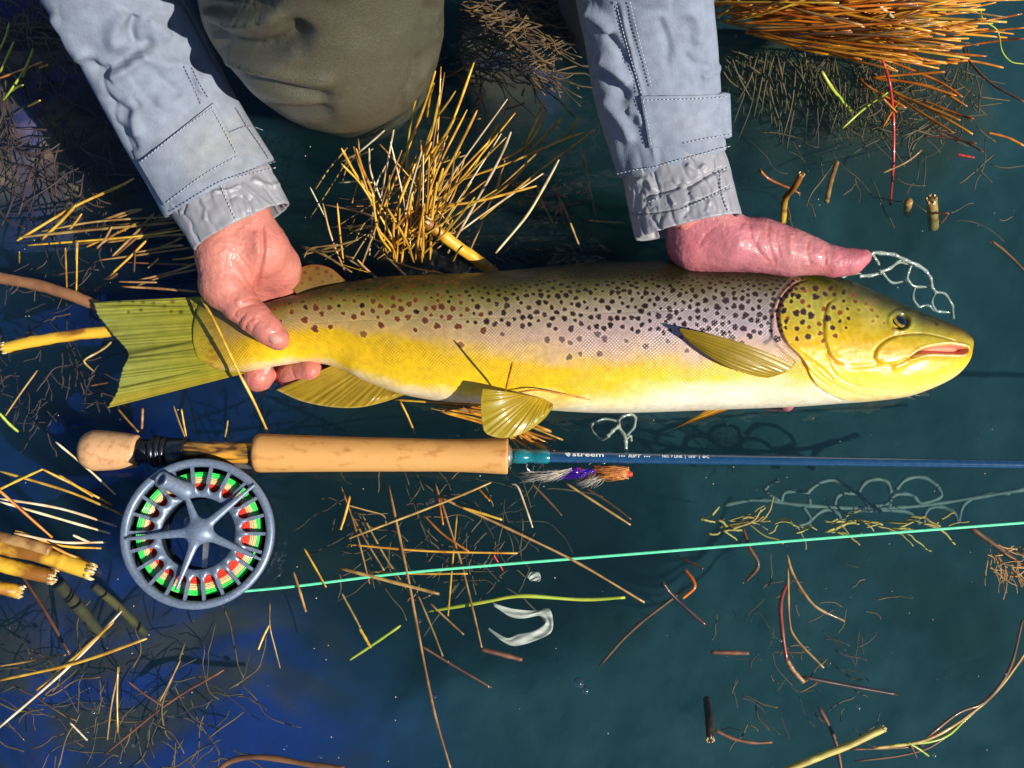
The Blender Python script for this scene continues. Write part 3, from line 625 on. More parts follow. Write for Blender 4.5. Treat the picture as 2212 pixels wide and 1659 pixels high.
def tailc(u, v, X, Y):
    C = tailf(u, v, X, Y)
    for a_, b2, wd in [((275, 765), (430, 735), 5), ((268, 775), (440, 752), 2.5), ((262, 838), (430, 800), 2.5)]:
        q_, s_, p_ = dseg(X, Y, [a_, b2]); k = (.75 * np.exp(-(q_ / (wd * (1.1 - .7 * p_))) ** 2))[..., None]; C = C * (1 - k) + rgb(.05, .05, .006) * k
    k = (sstep(.78, .95, u) * .55)[..., None]; C = C * (1 - k) + rgb(.55, .40, .02) * k
    return C
fin('tail_fin', [(470, 645), (455, 680), (452, 725), (462, 765), (490, 795), (530, 806)], [(201, 654), (210, 680), (224, 697), (243, 722), (276, 762), (265, 795), (258, 820), (251, 848), (230, 882)], .016, [.012, .014, .016, .016, .012], tailc, nray=22, nu=260, nv=110, bow=-.001, ray=.00022, ragged=.014)
# top and bottom rims of the tail curve outward: two slim lobes complete the outline
fin('tail_fin_edge', [(500, 668), (480, 655), (450, 640)], [(215, 660), (208, 656), (201, 653)], .0165, .0125, lambda u, v, X, Y: tailc(u * .1, v, X, Y), nray=3, nu=30, nv=60, bow=.0005)
fin('anal_fin', [(728, 785), (770, 805), (825, 830), (880, 846)], [(596, 842), (650, 866), (715, 879), (775, 880), (830, 868), (876, 852)], .010, [.008, .013, .014, .012], raycol((.62, .46, .06), (.60, .42, .02), (.36, .20, .01), (.80, .62, .20), 14), nray=14, nu=140, bow=.003, ray=.00025)
pf = fin('pelvic_fin', [(1122, 850), (1150, 856), (1175, 862), (1194, 872)], [(1043, 839), (1039, 860), (1039, 885), (1041, 910), (1050, 936), (1087, 946), (1134, 934), (1172, 908), (1195, 880)], [.040, .038, .034, .030], [.050, .046, .040, .036, .032], raycol((.66, .44, .02), (.56, .42, .015), (.36, .27, .01), (.66, .52, .08), 12), nray=14, nu=160, bow=.003, ray=.00028)
fin('pectoral_fin', c5((985, 1000), (965, 1022), (930, 1042), (850, 1068)), c5((372, 803), (378, 818), (392, 838), (420, 872)), [.050, .050, .048, .046], [.064, .062, .060, .058], raycol((.62, .42, .03), (.40, .27, .01), (.24, .17, .01), None, 8), nray=7, nu=90, nv=90, bow=.004, ray=.00025, mid=c5((700, 850), (690, 920), (670, 990), (640, 1050)))
fin('pectoral_fin_far', c5((700, 1215), (660, 1222), (600, 1222), (540, 1228)), c5((345, 1338), (352, 1336), (358, 1333), (365, 1328)), .003, .001, raycol((.62, .32, .01), (.66, .36, .01), (.40, .20, .01), (.8, .55, .1), 5), nray=4, nu=40, bow=.0)
ads = [(x, y, r_, (.16, .05, .015)) for (x, y), r_ in zip(c4((1660, 505), (1750, 472), (1815, 497), (1700, 550), (1790, 570), (1855, 530), (1760, 512), (1640, 580), (1900, 560), (1690, 458)), (4, 4.5, 4, 4, 3, 3.5, 2.5, 3, 2.5, 2.5))]
fin('adipose_fin', [(655, 650), (690, 640), (722, 630), (760, 622)], c4((1545, 600), (1560, 545), (1610, 480), (1690, 448), (1780, 450), (1860, 480), (1930, 540), (1975, 575)), .020, [.024, .026, .026, .022], raycol((.24, .17, .04), (.36, .18, .04), (.26, .14, .03), (.50, .10, .04), 3, ads), nray=1, nu=90, bow=.002, thick=.0022, ray=.0)
fin('dorsal_fin', [(1120, 594), (1220, 586), (1330, 578), (1410, 577)], [(1160, 584), (1210, 574), (1270, 573), (1400, 570)], .018, .016, raycol((.06, .06, .015), (.16, .14, .03), (.03, .03, .01), None, 9), nray=9, nu=60, nv=20, ray=.0004)

# ------------------------------------------------------------------ the angler: hands, jacket, waders
person = empty('person', (0, 0, 0), 'kneeling person in grey jacket and olive waders holding the trout with bare hands', 'person')
def lap(V, F, it=2, lam=.5):
    e = np.vstack([np.stack([F[:, k], F[:, (k + 1) % F.shape[1]]], 1) for k in range(F.shape[1])]); cnt = np.bincount(e[:, 0], minlength=len(V)) + np.bincount(e[:, 1], minlength=len(V))
    for _ in range(it):
        S = np.stack([np.bincount(e[:, 0], V[e[:, 1], k], len(V)) + np.bincount(e[:, 1], V[e[:, 0], k], len(V)) for k in range(3)], 1); V = V * (1 - lam) + S / np.maximum(cnt, 1)[:, None] * lam
    return V
def vnormals(V, F):
    a, b, c = V[F[:, 0]], V[F[:, 1]], V[F[:, 2]]; n = np.cross(b - a, c - a); N = np.zeros_like(V)
    for k in range(F.shape[1]): np.add.at(N, F[:, k], n)
    return N / (np.linalg.norm(N, axis=1)[:, None] + 1e-12)
def apply_relief(V, N, items, rough=None):
    """items: (polyline in photo px, amplitude m, width px, mode) mode g=gaussian, s=step (high on the left of travel)"""
    X, Y = proj(V); view = CPOS - V; view /= np.linalg.norm(view, axis=1)[:, None]; fac = sstep(-.05, .35, (N * view).sum(1))
    d = np.zeros(len(V))
    for it in items:
        pl, amp, w = it[:3]; md = it[3] if len(it) > 3 else 'g'; pl = spline(pl, 24); q, s, p = dseg(X, Y, pl); e = sstep(0, .12, p) * sstep(1, .88, p)
        if md == 'g': d += amp * np.exp(-(q / w) ** 2) * e
        elif md == 's': d += amp * np.exp(-np.clip(q * s, 0, 999) / (w * 6)) * sstep(-w * .25, w * .25, q * s) * e
    return V + N * (d * fac)[:, None], X, Y
def body_of(groups, h, pad=.03, k=.006):
    allp = np.array([p for g in groups for (p, r) in g['pts']]); allr = max(r for g in groups for (p, r) in g['pts'])
    lo = allp.min(0) - allr - pad * .3; hi = allp.max(0) + allr + pad * .3
    def fn(X, Y, Z):
        F = None
        for g in groups:
            G = None; P = g['pts']
            for i in range(len(P) - 1):
                c = cone_sdf(X, Y, Z, P[i][0], P[i + 1][0], P[i][1], P[i + 1][1]); G = c if G is None else smin(G, c, g.get('ki', .004))
            F = G if F is None else smin(F, G, g.get('k', k))
        return F
    V, F = nets(fn, lo, hi, h); V = lap(V, F, 3); N = vnormals(V, F); N = lap(N, F, 6); N /= np.linalg.norm(N, axis=1)[:, None] + 1e-12
    # guarantee outward orientation
    ctr = sum(p for g in groups for p, r in g['pts']) / sum(len(g['pts']) for g in groups)
    if ((V - ctr) * N).sum() < 0: F = F[:, ::-1]; N = -N
    return V, F, N
G = lambda pts, **kw: dict(pts=chain(pts), **kw)
handA = [G([(484, 440, .066, 44), (478, 540, .060, 50)], k=.012), G([(530, 430, .066, 44), (562, 540, .054, 52)], k=.012),
         G([(480, 545, .057, 50), (482, 612, .052, 52)], k=.010), G([(530, 560, .044, 50), (545, 640, .006, 50)], k=.014),
         G([(576, 540, .048, 47), (600, 575, .032, 47), (612, 608, .014, 47), (612, 655, -.010, 46)], k=.012),
         G([(486, 618, .051, 46), (519, 658, .050, 38), (552, 688, .049, 33), (578, 712, .047, 31), (599, 731, .045, 26)], k=.007, ki=.003),
         G([(515, 640, .002, 40), (528, 715, -.024, 34), (548, 788, -.012, 34), (558, 811, .004, 35)], k=.006),
         G([(560, 650, .002, 38), (588, 730, -.032, 30), (606, 800, -.016, 27), (630, 812, .001, 27), (670, 799, .010, 25)], k=.003),
         G([(600, 650, .000, 36), (650, 730, -.034, 27), (690, 797, -.016, 20), (720, 806, .002, 18)], k=.0025),
         G([(622, 645, -.002, 32), (700, 715, -.034, 22), (722, 765, -.026, 16)], k=.0025)]
handB = [G([(1475, 430, .068, 44), (1502, 520, .050, 56)], k=.012), G([(1520, 420, .068, 44), (1578, 522, .055, 54), (1640, 528, .050, 52)], k=.012),
         G([(1640, 530, .050, 53), (1702, 544, .048, 50)], k=.010), G([(1560, 530, .044, 52), (1600, 570, .012, 50), (1640, 600, -.03, 40)], k=.012),
         G([(1500, 525, .044, 56), (1503, 600, -.014, 56), (1520, 640, -.035, 44)], k=.010),
         G([(1700, 545, .049, 47), (1750, 553, .050, 39), (1800, 565, .050, 32), (1838, 565, .051, 27), (1864, 556, .053, 19)], k=.008, ki=.004),
         G([(1500, 600, -.035, 34), (1500, 720, -.052, 30), (1510, 830, -.048, 26)], k=.004), G([(1560, 600, -.035, 34), (1575, 730, -.054, 30), (1590, 850, -.046, 25)], k=.003),
         G([(1610, 600, -.035, 34), (1640, 740, -.054, 30), (1665, 860, -.040, 24), (1700, 872, -.020, 17)], k=.003), G([(1650, 600, -.035, 32), (1700, 730, -.052, 28), (1740, 830, -.044, 23)], k=.003)]
cre = lambda f, a, w, *p: (f(*p), a, w)
creA = [cre(c4, -.0016, 5, (1350, 130), (1358, 330), (1330, 500), (1292, 650)), cre(c4, -.0007, 2.4, (1120, 400), (1210, 500), (1270, 600)), cre(c4, -.0005, 2.0, (1080, 450), (1180, 540), (1235, 620)),
        cre(c4, -.0005, 2.0, (1180, 380), (1250, 480), (1285, 570)), cre(c4, -.0009, 2.6, (1140, 830), (1165, 780), (1215, 750), (1290, 735)), cre(c4, -.0008, 2.4, (1175, 880), (1200, 830), (1235, 800)),
        cre(c4, -.0009, 2.4, (1225, 930), (1240, 870), (1290, 830)), cre(c4, -.0007, 2.2, (1270, 930), (1295, 890), (1330, 850)), cre(c4, -.0005, 2, (1210, 720), (1270, 690), (1330, 700)),
        cre(c4, -.0006, 2.5, (1150, 170), (1250, 190), (1330, 250)), cre(c4, .0008, 9, (1300, 200), (1320, 380)), cre(c4, -.0006, 2, (1430, 1150), (1470, 1240)), cre(c4, -.0006, 2.0, (1560, 1190), (1590, 1280)),
        cre(c4, .0007, 6, (1190, 900), (1250, 960)), cre(c4, .0007, 6, (1150, 720), (1200, 700))]
creB = [cre(c5, -.0008, 3, (850, 240), (845, 330), (870, 420), (890, 470)), cre(c5, -.0006, 2.4, (895, 265), (890, 340), (915, 430)), cre(c5, -.0007, 3, (740, 230), (760, 330), (820, 420), (870, 465)),
        cre(c5, -.0008, 2.4, (1065, 330), (1055, 400), (1075, 470)), cre(c5, -.0005, 2, (1085, 345), (1080, 420)), cre(c5, -.0006, 2.4, (600, 240), (520, 300), (470, 380)), cre(c5, -.0005, 2.2, (1150, 380), (1145, 470)),
        cre(c5, .0008, 7, (960, 300), (970, 420)), cre(c5, -.0006, 2.2, (830, 240), (900, 300), (1000, 330)), cre(c5, .0010, 10, (700, 260), (800, 300))]
def skin(V, F, N, items, tone, red, tips):
    V, X, Y = apply_relief(V, N, [(i_[0], i_[1] * 1.15, i_[2] * .9) for i_ in items]); V = V + N * (.0006 * fbm(V * 130, 2) + .0003 * (1 - np.abs(fbm(V * 300 + 9, 2)) * 3).clip(0, 1))[:, None]
    C = np.broadcast_to(rgb(*tone), V.shape).copy(); k = (.5 + .5 * fbm(V * 70 + 5, 3))[:, None]; C = C * (1 - .6 * k) + rgb(*red) * .6 * k; k = np.clip(fbm(V * 40 + 50, 3) * 1.4, 0, 1)[:, None]; C = C * (1 - .4 * k) + rgb(.66, .36, .26) * .4 * k
    for it in items:
        if it[1] < 0: q, s, p = dseg(X, Y, spline(it[0], 16)); k = (.45 * np.exp(-(q / (it[2] * .9)) ** 2))[:, None]; C = C * (1 - k) + rgb(.50, .13, .10) * k
    for tx, ty, r in tips: k = (.6 * np.exp(-(np.hypot(X - tx, Y - ty) / r) ** 2))[:, None]; C = C * (1 - k) + rgb(*red) * k
    return V, F, C
vA, fA, nA = body_of(handA, .00105); vB, fB, nB = body_of(handB, .00115)
vA, fA, cA = skin(vA, fA, nA, creA, (.54, .215, .165), (.53, .13, .11), [(600, 735, 34), (560, 812, 34), (670, 800, 30), (720, 806, 22), (600, 640, 50)])
vB, fB, cB = skin(vB, fB, nB, creB, (.48, .175, .20), (.48, .11, .14), [(1860, 558, 40), (1500, 545, 60), (1700, 875, 25), (1790, 590, 30)])
W = np.array
handsz = lambda *p: [(W(q[:3]), q[3]) for q in p]
shL, shR = W([-.20, .60, .66]), W([.26, .60, .66])
rest = [dict(pts=[(at(505, 450, .066), .019), (at(422, 318, .072), .017), (at(258, 5, .122), .017), (at(110, -220, .19), .011), (at(20, -500, .30), .011), (shL + W([0, .04, -.02]), .012)], k=.01), dict(pts=[(at(1475, 440, .070), .019), (at(1450, 348, .074), .020), (at(1390, 0, .150), .022), (at(1350, -250, .205), .011), (at(1310, -520, .30), .011), (shR + W([0, .04, -.02]), .012)], k=.01),
        dict(pts=handsz((.03, .70, .34, .11), (.03, .70, .62, .12)), k=.03), dict(pts=[(shL, .05), (W([.03, .64, .68]), .07), (shR, .05)], k=.03), dict(pts=handsz((.03, .66, .70, .05), (.03, .60, .80, .052)), k=.02),
        dict(pts=handsz((.03, .60, .86, .075), (.03, .61, .90, .085)), k=.02), dict(pts=handsz((.03, .545, .82, .040), (.03, .56, .86, .055)), k=.02), dict(pts=handsz((.03, .513, .862, .008), (.03, .500, .840, .013)), k=.006),
        dict(pts=handsz((.03, .515, .808, .014), (.03, .517, .80, .014)), k=.008), dict(pts=handsz((-.052, .61, .86, .014), (-.054, .612, .84, .010)), k=.004), dict(pts=handsz((.112, .61, .86, .014), (.114, .612, .84, .010)), k=.004)]
vC, fC, nC = body_of(rest, .007, k=.02)
Vb, Fb = joinm([(vA, fA), (vB, fB), (vC, fC)]); Cb = np.vstack([cA, cB, np.broadcast_to(rgb(.58, .21, .18), vC.shape)])
body = obj('person_body', mesh(Vb, Fb, Cb), M['skin'], person)
def nail(cx, cy, z, ang, l, w, tilt=0.0, roll=0.0):
    """curved nail plate; ang in photo degrees of the finger direction"""
    c = at(cx, cy, z); n = 20; u, v = np.meshgrid(np.linspace(-1, 1, n), np.linspace(-1, 1, n), indexing='ij')
    rr = np.clip((np.abs(u) ** 3 + np.abs(v) ** 3), 1e-6, None) ** (1 / 3); mxx = np.maximum(np.abs(u), np.abs(v)); k = np.where(rr > 0, mxx / rr, 1)
    x = u * k * px2m(l, z); y = v * k * px2m(w, z); zz = .0022 * (1 - (v * k) ** 2) * (w / 14) - .0005 * (u * k) ** 2 + .0004 * (1 - mxx ** 6)
    P = np.stack([x, y, zz], -1).reshape(-1, 3); Mx = Euler((roll, -tilt, -R(ang)), 'XYZ').to_matrix(); P = P @ np.array(Mx).T + c
    obj('fingernail', mesh(P, grid_faces(n, n)[:, ::-1] if np.cross(P[n] - P[0], P[1] - P[0])[2] > 0 else grid_faces(n, n)), M['skin_nail'], body)
nail(593, 729, .0528, 42, 17, 13, .15)
nail(574, 796, .0112, -60, 16, 12, .1, -.5)
nail(655, 812, .0020, -15, 13, 7, .1, -.9) if False else None
# head gear and hair, outside the picture
M['cap'] = mat2('navy_cap', (.03, .04, .07), (.04, .05, .08), 200, rough=.8)
v, f = sphere((.03, .615, .915), (.092, .105, .075), 20); obj('cap', mesh(v, f), M['cap'], person)
v, f = sphere((.03, .50, .915), (.07, .07, .008), 14); obj('cap_brim', mesh(v, f), M['cap'], person)
for s in (-1, 1): v, f = sphere((.03 + s * .028, .517, .868), (.012, .008, .007), 10); obj('eye', mesh(v, f), M['eye_black'], person)

# ---- cloth
M['jacket'] = tint_mat('grey_jacket_cloth', rough=.85, spec=.2, nscale=900, nbump=.5, bdist=.0006, vary=.16, vscale=140)
M['nylon'] = tint_mat('grey_nylon_lining', rough=.45, spec=.45, coat=.0, nscale=140, nbump=.35, bdist=.001, vary=.12, vscale=60)
M['waders'] = tint_mat('olive_wader_cloth', rough=.36, spec=.8, nscale=1300, nbump=.8, bdist=.0006, vary=.25, vscale=700)
M['thread'] = mat2('pale_thread', (.50, .54, .60), (.36, .40, .46), 400, rough=.8)
M['thread_dark'] = mat2('dark_thread', (.21, .23, .30), (.18, .20, .26), 400, rough=.8)
def resample(pts, n):
    full = [pts[0]]
    for (p, r), (q, t) in zip(pts[:-1], pts[1:]):            # long stretches get in-between points so the curve cannot loop
        k = max(1, int(np.linalg.norm(np.array(q) - np.array(p)) / .09))
        full += [(np.array(p) + (np.array(q) - np.array(p)) * j / k, r + (t - r) * j / k) for j in range(1, k + 1)]
    pts = full
    P = np.array([p for p, r in pts]); r = np.array([x for p, x in pts]); A = np.column_stack([P, r]); L = np.r_[0, np.cumsum(np.linalg.norm(np.diff(P, axis=0), axis=1))]
    t = np.linspace(0, L[-1], n); Q = np.vstack([2 * A[0] - A[1], A, 2 * A[-1] - A[-2]]); k = np.clip(np.searchsorted(L, t, 'right') - 1, 0, len(P) - 2); u = ((t - L[k]) / (L[k + 1] - L[k]))[:, None]
    p0, p1, p2, p3 = Q[k], Q[k + 1], Q[k + 2], Q[k + 3]; S = .5 * (2 * p1 + (p2 - p0) * u + (2 * p0 - 5 * p1 + 4 * p2 - p3) * u ** 2 + (3 * p1 - p0 - 3 * p2 + p3) * u ** 3)
    return S[:, :3], S[:, 3]
class Cloth:
    """a sleeve-like tube; pts = (world point, half width)"""
    def __init__(s, pts, flat, items, amp, freq, n=260, m=200, seed=0., ridge=(.0010, .8, 1.1)):
        s.C, s.w = resample(pts, n); T = np.gradient(s.C, axis=0); T /= np.linalg.norm(T, axis=1)[:, None]; s.T = T
        view = CPOS - s.C + np.array([0, 0, .9]) * sstep(.16, .34, s.C[:, 2])[:, None]; A = np.cross(T, view); A /= np.linalg.norm(A, axis=1)[:, None]; U = np.cross(A, T); s.A, s.U = A, U; s.flat = flat
        th = np.arange(m) * 2 * math.pi / m
        V = s.C[:, None] + A[:, None] * (s.w[:, None] * np.cos(th))[..., None] + U[:, None] * (s.w[:, None] * flat * np.sin(th))[..., None]
        Nn = A[:, None] * (np.cos(th) * flat)[None, :, None] + U[:, None] * np.sin(th)[None, :, None]; Nn /= np.linalg.norm(Nn, axis=-1)[..., None]
        V2, X, Y = apply_relief(V.reshape(-1, 3), Nn.reshape(-1, 3), items); V2 = V2.reshape(V.shape)
        V2 = V2 + Nn * (amp * fbm(V * freq + seed, 3) + amp * .2 * fbm(V * freq * 3.1 + seed, 2))[..., None]
        sl_ = np.r_[0, np.cumsum(np.linalg.norm(np.diff(s.C, axis=0), axis=1))]; q3 = np.stack([np.broadcast_to((sl_ * freq * ridge[1])[:, None], V.shape[:2]) + np.sin(th)[None] * .9 + seed, np.cos(th)[None] * ridge[2] + 0 * sl_[:, None] + seed * 3, np.sin(th)[None] * ridge[2] + 0 * sl_[:, None]], -1)
        rid = (1 - np.clip(np.abs(fbm(q3, 3)) * 4.2, 0, 1)) ** 1.6; V2 = V2 - Nn * (ridge[0] * rid)[..., None]
        s.V, s.N, s.th, s.X, s.Y = V2, Nn, th, X.reshape(V.shape[:2]), Y.reshape(V.shape[:2]); s.n, s.m = n, m
    def mesh(s, colf, hem=.0025, back=.012):
        V = s.V; e = V[-1]; c = e.mean(0); r = (e - c); L = np.linalg.norm(r, axis=1)[:, None]; T = s.T[-1]
        extra = [e + T * hem * .6 - r / L * hem * .3, e + T * hem * .6 - r / L * hem, e - r / L * hem * 1.6, e - r / L * hem * 1.8 - T * back]
        V = np.vstack([V, np.array(extra)]); n = V.shape[0]; X, Y = proj(V); C = colf(V, X, Y); k = np.ones(n)[:, None, None] * 1.0; k[-2:] = .6
        return mesh(V.reshape(-1, 3), grid_faces(n, s.m, True), (C * k).reshape(-1, 3))
    def pick(s, poly, off, rim=1):
        """patch of the sleeve inside a photo polygon (corner order a,b,c,d), lifted by off"""
        a, b, c, d = [np.array(p) for p in poly]; n = 90; u, v = np.meshgrid(np.linspace(0, 1, n), np.linspace(0, 1, n), indexing='ij'); u = u[..., None]; v = v[..., None]
        Q = (a * (1 - u) + b * u) * (1 - v) + (d * (1 - u) + c * u) * v
        P = s.at(Q[..., 0], Q[..., 1], off)
        for _ in range(14): P[1:-1, 1:-1] = (P[:-2, 1:-1] + P[2:, 1:-1] + P[1:-1, :-2] + P[1:-1, 2:]) / 4; P[0, 1:-1] = (P[0, :-2] + P[0, 2:]) / 2; P[-1, 1:-1] = (P[-1, :-2] + P[-1, 2:]) / 2; P[1:-1, 0] = (P[:-2, 0] + P[2:, 0]) / 2; P[1:-1, -1] = (P[:-2, -1] + P[2:, -1]) / 2
        return P
    def at(s, X, Y, off):
        """nearest camera-facing surface points for photo positions"""
        view = CPOS - s.V; f = (s.N * view).sum(-1) > 0; P = s.V[f]; N_ = s.N[f]; PX, PY = proj(P)
        from mathutils.kdtree import KDTree
        kd = KDTree(len(P)); [kd.insert((x, y, 0), i) for i, (x, y) in enumerate(zip(PX, PY))]; kd.balance()
        sh = X.shape; out = np.zeros((X.size, 3))
        for i, (x, y) in enumerate(zip(X.ravel(), Y.ravel())):
            r = kd.find_n((x, y, 0), 5); w = np.array([1 / (q[2] + .4) ** 2 for q in r]); idx = [q[1] for q in r]; w /= w.sum()
            hgt = (P[idx] * w[:, None]).sum(0); nn = (N_[idx] * w[:, None]).sum(0); q0 = at(x, y, hgt[2]); out[i] = q0 + nn / np.linalg.norm(nn) * off
        return out.reshape(sh + (3,))
def slab(P, thick):
    n, m = P.shape[:2]; N = np.cross(np.gradient(P, axis=0), np.gradient(P, axis=1)); N /= np.linalg.norm(N, axis=-1)[..., None] + 1e-12
    if (N * (CPOS - P)).sum() < 0: N = -N
    Q = P - N * thick; P = P.copy(); k = n * m; F = grid_faces(n, m)
    ring = [i * m for i in range(n)] + [(n - 1) * m + j for j in range(1, m)] + [i * m + m - 1 for i in range(n - 2, -1, -1)] + list(range(m - 2, 0, -1))
    E = np.array([[ring[i], ring[(i + 1) % len(ring)], ring[(i + 1) % len(ring)] + k, ring[i] + k] for i in range(len(ring))])
    return np.vstack([P.reshape(-1, 3), Q.reshape(-1, 3)]), np.vstack([F, F[:, ::-1] + k, E])
def stitches(cl, lines, off=.0012, dash=5.0, gap=3.4, r=.00030, mat='thread', parent=None):
    parts = []
    for ln in lines:
        P = spline(ln, 200); L = np.r_[0, np.cumsum(np.linalg.norm(np.diff(P, axis=0), axis=1))]; s = 0
        while s < L[-1] - dash:
            q = np.array([[np.interp(s + k * dash, L, P[:, 0]), np.interp(s + k * dash, L, P[:, 1])] for k in (0, .5, 1)]); W_ = cl.at(q[:, 0], q[:, 1], off); W_[1] += (CPOS - W_[1]) * .0006
            parts.append(tube(W_, r, 5)); s += dash + gap
    v, f = joinm(parts); return obj('stitching', mesh(v, f), M[mat], parent, kind='stuff')
ch = lambda *p: chain(p)
def jcol(dirt):
    def f(V, X, Y):
        C = np.broadcast_to(rgb(.24, .275, .355), V.shape).copy(); k = np.clip(.5 + .9 * fbm(V * 45, 3), 0, 1)[..., None]; C = C * (1 - .22 * k) + rgb(.17, .21, .29) * .22 * k
        z = (np.abs(((X * .5 + Y * .86) % 10) - 5) + (X * .86 - Y * .5)) % 3.0; C = C * (1 - .05 * (z < 1.2))[..., None]
        for (a, b, r, c, am) in dirt: k = (am * np.exp(-(np.hypot(X - a, Y - b) / r) ** 2) * (.6 + .6 * fbm(V * 120 + 3, 3)))[..., None].clip(0, 1); C = C * (1 - k) + rgb(*c) * k
        return C
    return f
jacket = None
vj, fj, nj = body_of([dict(pts=handsz((.03, .72, .30, .17), (.03, .72, .60, .175)), k=.05), dict(pts=[(shL, .085), (W([.03, .66, .66]), .12), (shR, .085)], k=.05), dict(pts=handsz((.03, .67, .72, .08), (.03, .65, .76, .07)), k=.03)], .009, pad=.06, k=.05)
jacket = obj('jacket', mesh(vj + nj * (.008 * fbm(vj * 14, 3))[:, None], fj, jcol([])(vj, vj[:, 0] * 900, vj[:, 1] * 900)), M['jacket'], person)
dirtA = [(440, 330, 70, (.33, .31, .26), .55), (520, 300, 60, (.36, .34, .28), .45), (560, 330, 50, (.33, .31, .27), .4)]
itA = [(c1((540, 380), (620, 470), (720, 440), (830, 365), (930, 300), (1010, 235)), -.0065, 13), (c1((880, 90), (850, 200), (880, 300)), -.006, 12), (c1((690, 500), (830, 440), (960, 330)), .0055, 14),
       (c1((300, 100), (420, 260), (560, 400)), .004, 18), (c1((820, 60), (760, 160), (740, 260), (780, 330)), .005, 20), (c1((900, 330), (1050, 420), (1200, 430), (1300, 560)), .0035, 14),
       (c1((650, 620), (760, 700), (830, 720), (900, 640)), -.0045, 11), (c1((850, 620), (870, 760), (900, 900)), .0035, 12), (c1((760, 800), (820, 900), (880, 980)), -.003, 12), (c1((1000, 480), (1100, 560), (1180, 620)), -.0022, 10),
       (c1((1000, 640), (1100, 680), (1200, 640)), .002, 14), (c1((1230, 500), (1300, 620), (1360, 660)), -.0022, 5), (c1((1200, 420), (1270, 560), (1300, 690)), -.0012, 3), (c1((950, 120), (1020, 180), (1100, 260)), .004, 16), (c1((980, 940), (1180, 1010), (1360, 930)), .0012, 16)]
clA = Cloth([(shL + W([0, .02, .02]), .075)] + ch((20, -500, .33, 150), (110, -220, .215, 165), (200, -90, .17, 160), (258, 5, .142, 155), (315, 115, .118, 147), (370, 225, .098, 142), (422, 318, .082, 139), (473, 404, .070, 140)), .62, itA, .0017, 20, n=420, m=240)
slA = obj('sleeve', clA.mesh(jcol(dirtA)), M['jacket'], jacket)
itB = [(c2((1800, 0), (1860, 250), (1900, 430), (1950, 600), (1990, 800), (2020, 960), (2040, 1080)), .0014, 5), (c2((1770, 0), (1840, 280), (1930, 600)), -.0016, 3.5), (c2((1650, 380), (1780, 450), (1880, 560)), .0045, 12),
       (c2((1620, 420), (1740, 520), (1860, 660)), -.004, 12), (c2((1700, 200), (1800, 330), (1850, 420)), -.003, 10), (c2((1560, 60), (1680, 140), (1760, 220)), .004, 12), (c2((1850, 720), (1930, 740), (1940, 820)), .0025, 8),
       (c2((1680, 620), (1800, 760), (1880, 940)), .003, 12), (c3((60, 60), (100, 180), (90, 300)), .003, 14), (c3((0, 350), (90, 420), (200, 450)), -.002, 10), (c3((120, 500), (200, 470), (250, 420)), .0022, 9), (c2((2050, 100), (2120, 300), (2100, 450)), -.0018, 10)]
clB = Cloth([(shR + W([0, .02, .02]), .075)] + ch((1310, -520, .34, 150), (1350, -250, .235, 165), (1378, -90, .185, 163), (1390, 0, .155, 160), (1405, 95, .130, 152), (1420, 200, .105, 144), (1436, 285, .088, 132), (1450, 348, .078, 126)), .62, itB, .0015, 20, n=420, m=240, seed=3.)
slB = obj('sleeve', clB.mesh(jcol([(1500, 260, 60, (.36, .37, .38), .3), (1560, 300, 40, (.30, .30, .28), .3)])), M['jacket'], jacket)
ncol = lambda V, X, Y: np.broadcast_to(rgb(.29, .29, .325), V.shape) * (1 + .25 * fbm(V * 70, 3))[..., None]
itC = [(c1((1230, 1230), (1210, 1300), (1180, 1400)), -.0018, 5), (c1((1450, 1180), (1480, 1280), (1530, 1420)), -.0014, 3), (c1((1560, 1180), (1700, 1300), (1800, 1370)), .0014, 6), (c1((1290, 1260), (1330, 1340), (1320, 1440)), .0014, 8),
       (c1((1620, 1160), (1760, 1200), (1840, 1180)), .0016, 8), (c1((1370, 1240), (1480, 1230), (1560, 1200)), .0018, 6), (c1((1700, 1200), (1820, 1330)), -.0013, 5), (c1((1560, 1260), (1620, 1330), (1630, 1400)), -.0012, 6)]
cfA = Cloth(ch((440, 348, .078, 118), (466, 392, .073, 122), (490, 432, .070, 122), (506, 460, .068, 120), (522, 489, .066, 118)), .60, [(a_, b_ * .7, c_ * .7) for a_, b_, c_ in itC], .0010, 50, n=160, m=300, seed=5., ridge=(.0012, .9, 2.6))
obj('inner_cuff', cfA.mesh(ncol, hem=.0015), M['nylon'], jacket)
itD = [(c2((1960, 1280), (2050, 1250), (2130, 1230), (2200, 1210)), -.0028, 5), (c2((2010, 1080), (2040, 1180), (2060, 1290)), -.0018, 4), (c2((1830, 1390), (2000, 1380), (2200, 1350)), -.0016, 3.5), (c3((0, 1330), (120, 1290), (240, 1240), (330, 1200)), -.0016, 3.5),
       (c3((0, 1230), (100, 1170), (190, 1120), (300, 1085)), -.0030, 6), (c3((200, 990), (210, 1100), (250, 1250), (290, 1390)), -.0016, 3.5), (c3((20, 1060), (100, 1100), (150, 1060)), .0024, 8), (c2((1900, 1180), (1980, 1160), (2020, 1240)), .002, 8),
       (c2((2000, 1400), (2060, 1480), (2110, 1550)), -.002, 6), (c3((10, 1400), (60, 1440), (80, 1500)), .0016, 6), (c3((180, 1290), (150, 1380)), .0014, 6), (c3((40, 1250), (90, 1290)), .0016, 6), (c2((2120, 1260), (2160, 1330)), .0016, 5)]
cfB = Cloth(ch((1438, 290, .086, 112), (1450, 345, .080, 117), (1462, 390, .076, 120), (1472, 435, .073, 121), (1484, 489, .070, 121)), .62, [(a_, b_ * .7, c_ * .7) for a_, b_, c_ in itD], .0011, 48, n=180, m=300, seed=8., ridge=(.0013, .9, 2.6))
